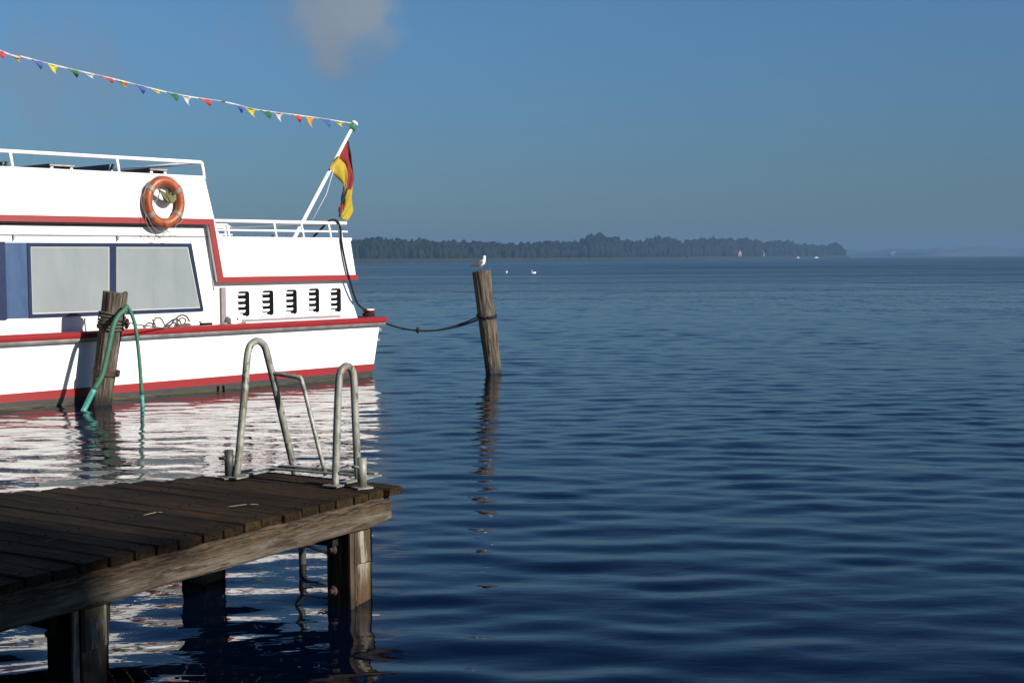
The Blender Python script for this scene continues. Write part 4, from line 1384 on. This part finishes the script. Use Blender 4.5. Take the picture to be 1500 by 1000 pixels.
nail_src = MB().tube([(0, 0, -0.01), (0, 0, 0.002), (0, 0, 0.004)], [0.005, 0.005, 0.003], 8).build('nail', M['black'])
nail_mesh = nail_src.data
bpy.data.objects.remove(nail_src)
far_a, far_b = jl(atz(326, 695, DKZ)), jl(atz(0, 721.5, DKZ))
rs3 = random.Random(21)
PW = 0.183
x = 0.175
k = 0
while x > -8.0:
    w_ = PW * rs3.uniform(0.86, 1.06) - 0.004
    if k == 0:
        w_ = 0.165
    xm = x - w_ / 2
    fy = far_a.y + (far_b.y - far_a.y) * (far_a.x - xm) / (far_a.x - far_b.x) if xm < far_a.x else far_a.y
    fy = min(fy, 3.2) + rs3.uniform(-0.03, 0.035)
    ny = rs3.uniform(-0.006, 0.010) if k else -0.035
    zt_ = DKZ + rs3.uniform(-0.004, 0.004)
    th_ = 0.052
    nseg = 9
    rings = []
    sk = rs3.uniform(-0.006, 0.006)
    for i in range(nseg + 1):
        f = i / nseg
        y = ny + (fy - ny) * f
        ch = 0.006 if 0 < i < nseg else 0.010
        inset = 0 if 0 < i < nseg else 0.006
        wb_ = w_ / 2 - inset
        jx = 0.004 * noise.noise(Vector((k * 3.1, y * 2.2, 0)))
        jz = 0.005 * noise.noise(Vector((k * 1.7, y * 1.3, 5)))
        cx = xm + jx + sk * f
        rings.append([(cx - wb_, y, zt_ - th_), (cx + wb_, y, zt_ - th_), (cx + wb_, y, zt_ - ch + jz), (cx + wb_ - ch, y, zt_ + jz),
                      (cx, y, zt_ + jz - 0.003), (cx - wb_ + ch, y, zt_ + jz), (cx - wb_, y, zt_ - ch + jz)])
    # local origin at the plank so that grain runs along each plank
    loc = Vector((xm, ny, zt_))
    rings = [[Vector(p) - loc for p in r_] for r_ in rings]
    rot = Matrix.Rotation(-pi / 2, 3, 'Z')
    rings = [[rot @ p for p in r_] for r_ in rings]
    pk = MB().loft(rings, False).build('plank', M['plank'], jet)
    pk.location = loc
    pk.rotation_euler = (0, 0, pi / 2)
    for yy in (0.09, 0.78 + rs3.uniform(-.02, .02), 1.33):
        for xx in (-w_ * 0.27, w_ * 0.27):
            nl = bpy.data.objects.new('nail', nail_mesh)
            COL.objects.link(nl)
            nl.parent = pk
            nl.location = (yy - ny, -xx + rs3.uniform(-.008, .008), 0.001)
    x -= w_ + rs3.uniform(0.005, 0.010)
    k += 1


def beam(name, x0, x1, y, w_, z0, z1, m_, parent=jet, wob=0.012, seed=0, n_=60):
    rings = []
    for i in range(n_ + 1):
        f = i / n_
        xx = x0 + (x1 - x0) * f
        nn = lambda q: wob * noise.noise(Vector((xx * 2.3 + seed, q * 3.7, seed)))
        c_ = 0.018 if 0 < i < n_ else 0.03
        e_ = 0 if 0 < i < n_ else 0.008
        rings.append([(xx, y - w_ / 2 + e_ + nn(1), z0 + c_ + nn(2)), (xx, y - w_ / 2 + c_ + nn(1), z0 + e_ + nn(3)), (xx, y + w_ / 2 - c_, z0 + e_ + nn(4)), (xx, y + w_ / 2 - e_, z0 + c_),
                      (xx, y + w_ / 2 - e_, z1 - c_), (xx, y + w_ / 2 - c_, z1 - e_ + nn(5)), (xx, y - w_ / 2 + c_ + nn(6) + .004, z1 - e_ + nn(7)), (xx, y - w_ / 2 + e_ + nn(6) + .006, z1 - c_ + nn(8)),
                      (xx, y - w_ / 2 + e_ + nn(9) * 1.6 + 0.004, (z0 + z1) / 2 + 0.02 + nn(10))])
    o = MB().loft(rings, False).build(name, m_, parent)
    return o


ZB1 = DKZ - 0.0585
ZB0 = ZB1 - 0.19
ZBM = ZB0 + 0.088
beam('edge_beam', -8, 0.09, 0.05, 0.10, ZB0, ZB1, M['edge'], seed=8.1, wob=0.007)
for yy in (0.75, 1.32):
    beam('stringer', -8, 0.06, yy, 0.10, ZB0, ZB1 - 0.004, M['beam'], seed=yy * 9)


def jpost(xc, yc, w_, d_, label=None, ztop=None, mat_up='post', lower='peel', strap=True, bolts=True):
    """square post with a plank bolted to its landward face"""
    ztop = ztop or ZB0 - 0.002
    root = MB()
    rings = []
    nz_ = 24
    for i in range(nz_ + 1):
        f = i / nz_
        z = -1.5 + (ztop + 1.5) * f
        ring_ = []
        for (sx, sy) in ((-1, -1), (1, -1), (1, 1), (-1, 1)):
            for (bx, by) in (((0.85, 1.0), (1.0, 0.85)) if (sx * sy > 0) else ((1.0, 0.85), (0.85, 1.0))):
                jx = 0.008 * noise.noise(Vector((xc + sx * 3, yc + sy * 5, z * 3)))
                ring_.append((xc + sx * bx * w_ / 2 + jx, yc + sy * by * d_ / 2 + jx, z))
        rings.append(ring_)
    cutz = 21
    m1 = MB().loft(rings[:cutz + 1], False, cap=False)
    p_ = m1.build('post', M[lower], jet)
    m2 = MB().loft([[(xc + (q[0] - xc) * 1.03, yc + (q[1] - yc) * 1.03, q[2]) for q in r_] for r_ in rings[cutz:]], False)
    m2.build('post_head', M[mat_up], p_)
    return p_


# bent at the end: near post, far post, cross timbers, bolts
def bent(x, far_y, near=True):
    p1 = jpost(x, 0.165, 0.185, 0.20)
    MB().box((x - 0.150, 0.165, (ZB0 - 1.4) / 2), (0.05, 0.19, ZB0 + 1.4 - 0.006)).build('post_plank', M['plank_shade'], p1)  # shade of the landward face is put into the plank colour
    MB().box((x - 0.152, 0.062, (ZB0 - 1.4) / 2), (0.045, 0.014, ZB0 + 1.4 - 0.010)).build('lit_edge_strip', M['post'], p1)  # pale strip added to paint the plank's sunlit near edge
    p2 = jpost(x - 0.10, far_y, 0.24, 0.25)
    MB().box((x - 0.205, (far_y + 0.32) / 2, ZB0 - 0.055), (0.06, far_y - 0.0, 0.105)).build('cross_beam', M['plank_shade'], jet)  # cross timbers share the painted under-deck shade
    MB().box((x + 0.155, (far_y + 0.25) / 2, ZB0 - 0.085), (0.08, far_y - 0.1, 0.15)).build('cross_beam', M['plank_shade'], jet)
    for z in (ZB0 - 0.14, 0.1):
        bx = x - 0.181
        MB().tube([(bx, 0.20, z), (bx - 0.012, 0.20, z), (bx - 0.0121, 0.20, z), (bx - 0.045, 0.20, z)], [0.036, 0.036, 0.02, 0.017], 12).build('bolt', M['iron'], p1)


pc = jl(atz(538, 888, 0))
BX = -0.150
bent(BX, jl(atz(293, 850, 0)).y)
bent(BX - 2.38, 1.9)
bent(BX - 4.7, 2.2)

# pale twigs lying on the boards
for (x0, y0, x1, y1, lab) in ((333, 742, 379, 738.5, 'pale dry twig on the jetty boards in front of the hoop ladder'), (210, 754, 238, 750, 'short pale twig on the left part of the jetty boards'),
                              (66, 793, 80, 789.5, 'small pale stick lying in the shaded part of the jetty')):
    a, b = atz(x0, y0, DKZ + .012), atz(x1, y1, DKZ + .012)
    mid = a.lerp(b, 0.55) + Vector((0.01, 0.02, 0.004))
    o = MB().tube([p_ - a for p_ in smoothpath([a, mid, b], 5)], [0.002, 0.003, 0.0035, 0.0035, 0.0035, 0.0035, 0.003, 0.003, 0.0025, 0.002, 0.0015], 6).tube([mid - a, mid - a + (b - a) * 0.25 + Vector((0.015, -0.03, 0.002))], [0.004, 0.002], 6).build('twig', M['peeltwig'])
    o.location = a
    tag(o, lab, 'twig', 'twigs on the jetty')

# ------------------------------------------------------------------ swim ladder on the jetty end
lad = empty('swim_ladder', tuple(atz(440, 700, DKZ)))
tag(lad, 'galvanised swim ladder with two tall hoop handrails on the jetty end', 'ladder')
LO = lad.location.copy()


def lp(px, py, p0, nrm):
    return atplane(px, py, p0, nrm)


A_ = atz(346, 699, DKZ + .01)
C_ = atz(491, 711, DKZ + .01)


def tubew(path, r, name, m_, parent=lad, seg=12):
    return MB().tube([p - LO for p in path], r, seg).build(name, M[m_], parent)


# first hoop
nr1 = (v * 0.80 - u * 0.28).normalized()
nr1 = v
h1 = [A_] + [lp(x, y, A_, nr1) for x, y in ((350, 665), (354, 620), (358, 575), (361.5, 530), (364, 513), (368, 504), (375, 499.5), (382, 501), (388, 508), (391.5, 520), (398, 546), (407, 584), (417, 628), (427, 671), (432.5, 695), (436, 712))]
hoop1 = tubew(smoothpath(h1, 4), 0.0275, 'handrail', 'galv')
B_ = h1[-2]
# second hoop
h2 = [C_] + [lp(x, y, C_, v) for x, y in ((492, 680), (493.5, 630), (495, 585), (496.5, 557), (499, 544), (504, 537.5), (509, 536.5), (514, 540), (517.5, 550), (519, 575), (521, 625), (523.5, 680), (525, 700), (525.5, 712))]
hoop2 = tubew(smoothpath(h2, 4), 0.0275, 'handrail', 'galv')
D_ = h2[-3]
# thin guard rod from the first hoop down to the frame
g0 = h1[11]
g2_ = atz(477, 696, DKZ)
g1_ = lp(441, 553, g0.lerp(g2_, 0.35), (u * 0.6 + v * 0.0 + Vector((0, 1, 0))).normalized())
tubew(smoothpath([g0, g0.lerp(g1_, 0.5), g1_ - (g1_ - g0) * 0.12, g1_ + (g2_ - g1_) * 0.05, g1_.lerp(g2_, 0.5), g2_], 4), 0.017, 'guard_rod', 'galv', seg=10)
# frame bars lying on and hung from the end of the jetty
fz = DKZ + 0.016
def flat(a, b, w_, h_, name='frame_bar', m_='galv'):
    return MB().bar(a - LO, b - LO, w_, h_).build(name, M[m_], lad)


Bf, Df = Vector((B_.x, B_.y, fz)), Vector((D_.x, D_.y, fz))
flat(A_ + Vector((0, 0, .008)) + u * .06, Vector((A_.x, A_.y, fz)) + u * 0.50, 0.07, 0.012)
flat(C_ + Vector((0, 0, .008)) + u * .06, Vector((C_.x, C_.y, fz)) + u * 0.50, 0.07, 0.012)
E1, E2 = Vector((A_.x, A_.y, fz + .012)) + u * 0.48, Vector((C_.x, C_.y, fz + .012)) + u * 0.48
flat(E1, E2, 0.05, 0.02, 'end_bar', 'galv')
flat(E1 - u * 0.10 + Vector((0, 0, -.004)), E2 - u * 0.10 + Vector((0, 0, -.004)), 0.045, 0.012, 'end_bar', 'galv')
for q in (A_, C_):
    rot = Matrix.Rotation(atan2(u.y, u.x), 3, 'Z')
    MB().box(q - LO + Vector((0, 0, 0.004)), (0.13, 0.13, 0.01), rot).build('base_plate', M['galv'], lad)
# pipe stubs that pin the frame to the jetty
for (px, py, h_, m_) in ((336, 698, 0.20, 'galvdark'), (530.5, 712.5, 0.205, 'galv')):
    q = atz(px, py, DKZ + .012)
    st0 = MB().tube([q - LO, q - LO + Vector((0, 0, h_)), q - LO + Vector((0, 0, h_ + .001)), q - LO + Vector((0, 0, h_ - 0.03))], [0.034, 0.034, 0.026, 0.026], 16).build('pipe_stub', M[m_], lad)
    MB().tube([q - LO + Vector((-.07, -.01, h_ * .7)), q - LO + Vector((.0, -.02, h_ * .7))], 0.012, 8).build('stub_pin', M[m_], st0)
    MB().box(q - LO + Vector((0, 0, -.004)), (0.12, 0.12, 0.01), Matrix.Rotation(AU, 3, 'Z')).build('base_plate', M['galv'], lad)
# rails and rungs down into the water
for q, r_ in ((h1[-1], 0.03), (h2[-1], 0.03)):
    tubew([q, Vector((q.x, q.y, q.z)) + Vector((u.x * .04, u.y * .04, -0.35)), Vector((q.x + u.x * .06, q.y + u.y * .06, -1.2))], r_, 'ladder_rail', 'galvdark')
a, b = h1[-1] + u * 0.06, h2[-1] + u * 0.06
for z in (0.45, 0.15, -0.15):
    tubew([Vector((a.x, a.y, z)), Vector((b.x, b.y, z))], 0.018, 'rung', 'galvdark', seg=8)


# ------------------------------------------------------------------ birds
def bird_body(rings_def, seg=14):
    """rings: (x, z, half-width y, half-height)"""
    rings = []
    for i, (x, z, wy, hz, tilt) in enumerate(rings_def):
        rings.append([(x - sin(tilt) * hz * sin(2 * pi * k / seg), wy * cos(2 * pi * k / seg), z + cos(tilt) * hz * sin(2 * pi * k / seg)) for k in range(seg)])
    return MB().loft(rings, True)


gp = MR @ Vector((0.0, 0.0, LR))
gull = empty('gull', gp + Vector((-0.02, 0, -0.01)), radians(8))
gull.scale = (1.2, 1.2, 1.2)
tag(gull, 'white gull with grey wings standing on the leaning pile, head turned to preen', 'bird')
bz = 0.075
bird_body([(-0.085, bz + .032, .006, .008, 0), (-0.06, bz + .04, .028, .026, 0), (-0.02, bz + .05, .045, .045, .1), (0.02, bz + .065, .048, .050, .3), (0.052, bz + .085, .042, .042, .7),
           (0.066, bz + .118, .030, .030, 1.1), (0.068, bz + .142, .024, .024, 1.35), (0.068, bz + .160, .029, .030, 1.5), (0.070, bz + .178, .027, .028, 1.6), (0.072, bz + .195, .008, .010, 1.6)]).build('body', M['gullwhite'], gull)
for s_ in (-1, 1):
    rings = []
    for x_, z_, hy, hz in ((0.045, bz + .082, .004, .012), (0.02, bz + .075, .012, .040), (-0.03, bz + .055, .013, .040), (-0.09, bz + .035, .009, .024), (-0.15, bz + .016, .005, .010), (-.175, bz + .008, .002, .003)):
        off_y = s_ * (0.044 if x_ > -0.05 else 0.03 if x_ > -.1 else 0.012)
        rings.append([(x_, off_y + hy * cos(2 * pi * k / 10), z_ + hz * sin(2 * pi * k / 10)) for k in range(10)])
    w = MB().loft(rings, True).build('wing', M['gullgrey'], gull)
    MB().tube([(0.005 + .012 * s_, s_ * 0.02, bz + .02), (0.01, s_ * 0.02, bz - .03), (0.006, s_ * .02, 0.0), (0.03, s_ * .022, 0.0)], 0.006, 6).build('leg', M['bill'], gull)
    MB().tube([(0.085, s_ * .024, bz + .168), (0.086, s_ * .029, bz + .168)], [0.006, 0.003], 6).build('eye', M['gullblack'], gull)
MB().loft([[(-.07, -.02, bz + .04), (-.07, .02, bz + .04), (-.07, .02, bz + .03), (-.07, -.02, bz + .03)], [(-.145, -.03, bz + .012), (-.145, .03, bz + .012), (-.145, .03, bz + .006), (-.145, -.03, bz + .006)]], False).build('tail', M['gullblack'], gull)
MB().tube([(0.092, 0, bz + .165), (0.112, 0, bz + .152), (.122, 0, bz + .132)], [0.011, 0.008, 0.002], 8).build('beak', M['gullblack'], gull)

for px, py, sc, rz, lab in ((742, 399.5, 0.5, 1.2, 'white swan floating nearer the gull pile, left of the pair'), (782, 400.5, 0.6, pi + 0.3, 'white swan on the far water, right of the pair')):
    p = atz(px, py, 0)
    sw = empty('swan', (p.x, p.y, 0), rz)
    sw.scale = (sc, sc, sc)
    bird_body([(-0.62, .32, .02, .02, 0), (-0.45, .20, .16, .14, 0), (-0.2, .12, .25, .22, 0), (0.1, .10, .26, .24, 0), (0.36, .12, .18, .2, .2), (0.48, .22, .09, .1, .8), (0.50, .42, .055, .06, 1.5),
               (0.46, .62, .045, .05, 1.7), (0.46, .76, .045, .05, 1.2), (0.53, .83, .055, .055, .4), (0.62, .82, .05, .05, 0), (.68, .80, .02, .025, 0)]).build('body', M['gullwhite'], sw)
    MB().tube([(0.66, 0, .80), (0.76, 0, .75), (.80, 0, .73)], [0.03, 0.025, 0.008], 8).build('beak', M['bill'], sw)
    for s_ in (-1, 1):
        MB().loft([[(x_, s_ * y_ + hy * cos(2 * pi * k / 10), z_ + hz * sin(2 * pi * k / 10)) for k in range(10)] for x_, y_, z_, hy, hz in
                   ((.25, .2, .2, .03, .06), (0, .24, .24, .05, .16), (-.3, .17, .28, .05, .13), (-.6, .06, .34, .02, .04))], True).build('wing', M['gullwhite'], sw)
    tag(sw, lab, 'bird', 'swans on the far water')

# ------------------------------------------------------------------ bank behind the camera and the tree that shades the jetty
mb = MB()
nx, ny_ = 24, 10
for j in range(ny_ + 1):
    for i in range(nx + 1):
        x_ = -60 + 120 * i / nx
        y_ = -3.2 - 70 * (j / ny_) ** 1.6 + 0.8 * noise.noise(Vector((x_ * 0.2, 0, 0)))
        mb.v.append((x_, y_, -0.6 + min(1.4, 0.9 * j) + 0.25 * noise.noise(Vector((x_ * 0.15, y_ * 0.15, 0)))))
for j in range(ny_):
    for i in range(nx):
        o = j * (nx + 1) + i
        mb.f.append((o, o + 1, o + nx + 2, o + nx + 1))
        mb.smooth.append(True)
tag(mb.build('near_bank', M['grass']), kind='structure')
S2 = Vector((sun_dir.x, sun_dir.y, 0)).normalized()
N2 = Vector((-S2.y, S2.x, 0))
if N2.dot(Vector((0, 1, 0))) < 0:
    N2 = -N2
tp = S2 * 22 + N2 * -1.6
crown_tree('bank_tree', (tp.x, tp.y, 0.6), 21, 14.0, 'leafy tree on the bank behind the viewer, shading the jetty', leafmat=M['oakleaf'], nleaf=42000, leaf=0.36, seed=12, trunk_h=0.20, nclump=190)

for k, (bx, by, sc_, rz_, lab) in enumerate(((-4, -13, 0.8, 1.0, 'unseen tree added straight behind the viewer to dim sky light'), (-14, -10, 0.9, 2.2, 'unseen tree added landward of the jetty to dim sky light'), (-24, -8, 1.0, 3.4, 'unseen tree added where the jetty meets the shore to dim sky light'),
                                            (-34, -7, 0.85, 4.4, 'outermost unseen tree added on the left shore to dim sky light'), (6, -20, 0.9, 5.1, 'unseen tree added back from the water to dim sky light'))):
    src_root = bpy.data.objects['bank_tree']  # unseen trees added to block sky light on posts and deck
    r2 = src_root.copy()
    COL.objects.link(r2)
    r2.location, r2.rotation_euler, r2.scale = (bx, by, 0.5), (0, 0, rz_), (sc_, sc_, sc_)
    tag(r2, lab, 'tree', 'trees on the near bank')
    for ch in list(src_root.children):
        c2 = ch.copy()
        COL.objects.link(c2)
        c2.parent = r2
bpy.data.objects['bank_tree']['group'] = 'trees on the near bank'

# ------------------------------------------------------------------ haze
hm = bpy.data.materials.new('lake_haze')
hm.use_nodes = True
t = hm.node_tree
t.nodes.clear()
out = N(t, 'ShaderNodeOutputMaterial')
pv = N(t, 'ShaderNodeVolumePrincipled')
pv.inputs['Color'].default_value = (0.18, 0.32, 0.51, 1)
pv.inputs['Density'].default_value = 0.00040
t.links.new(pv.outputs[0], out.inputs['Volume'])
hz = MB().box((0, 2300, 24.5), (9000, 5300, 53)).build('haze', hm)
tag(hz, 'thin blue morning haze over the lake', 'haze', kind='stuff')
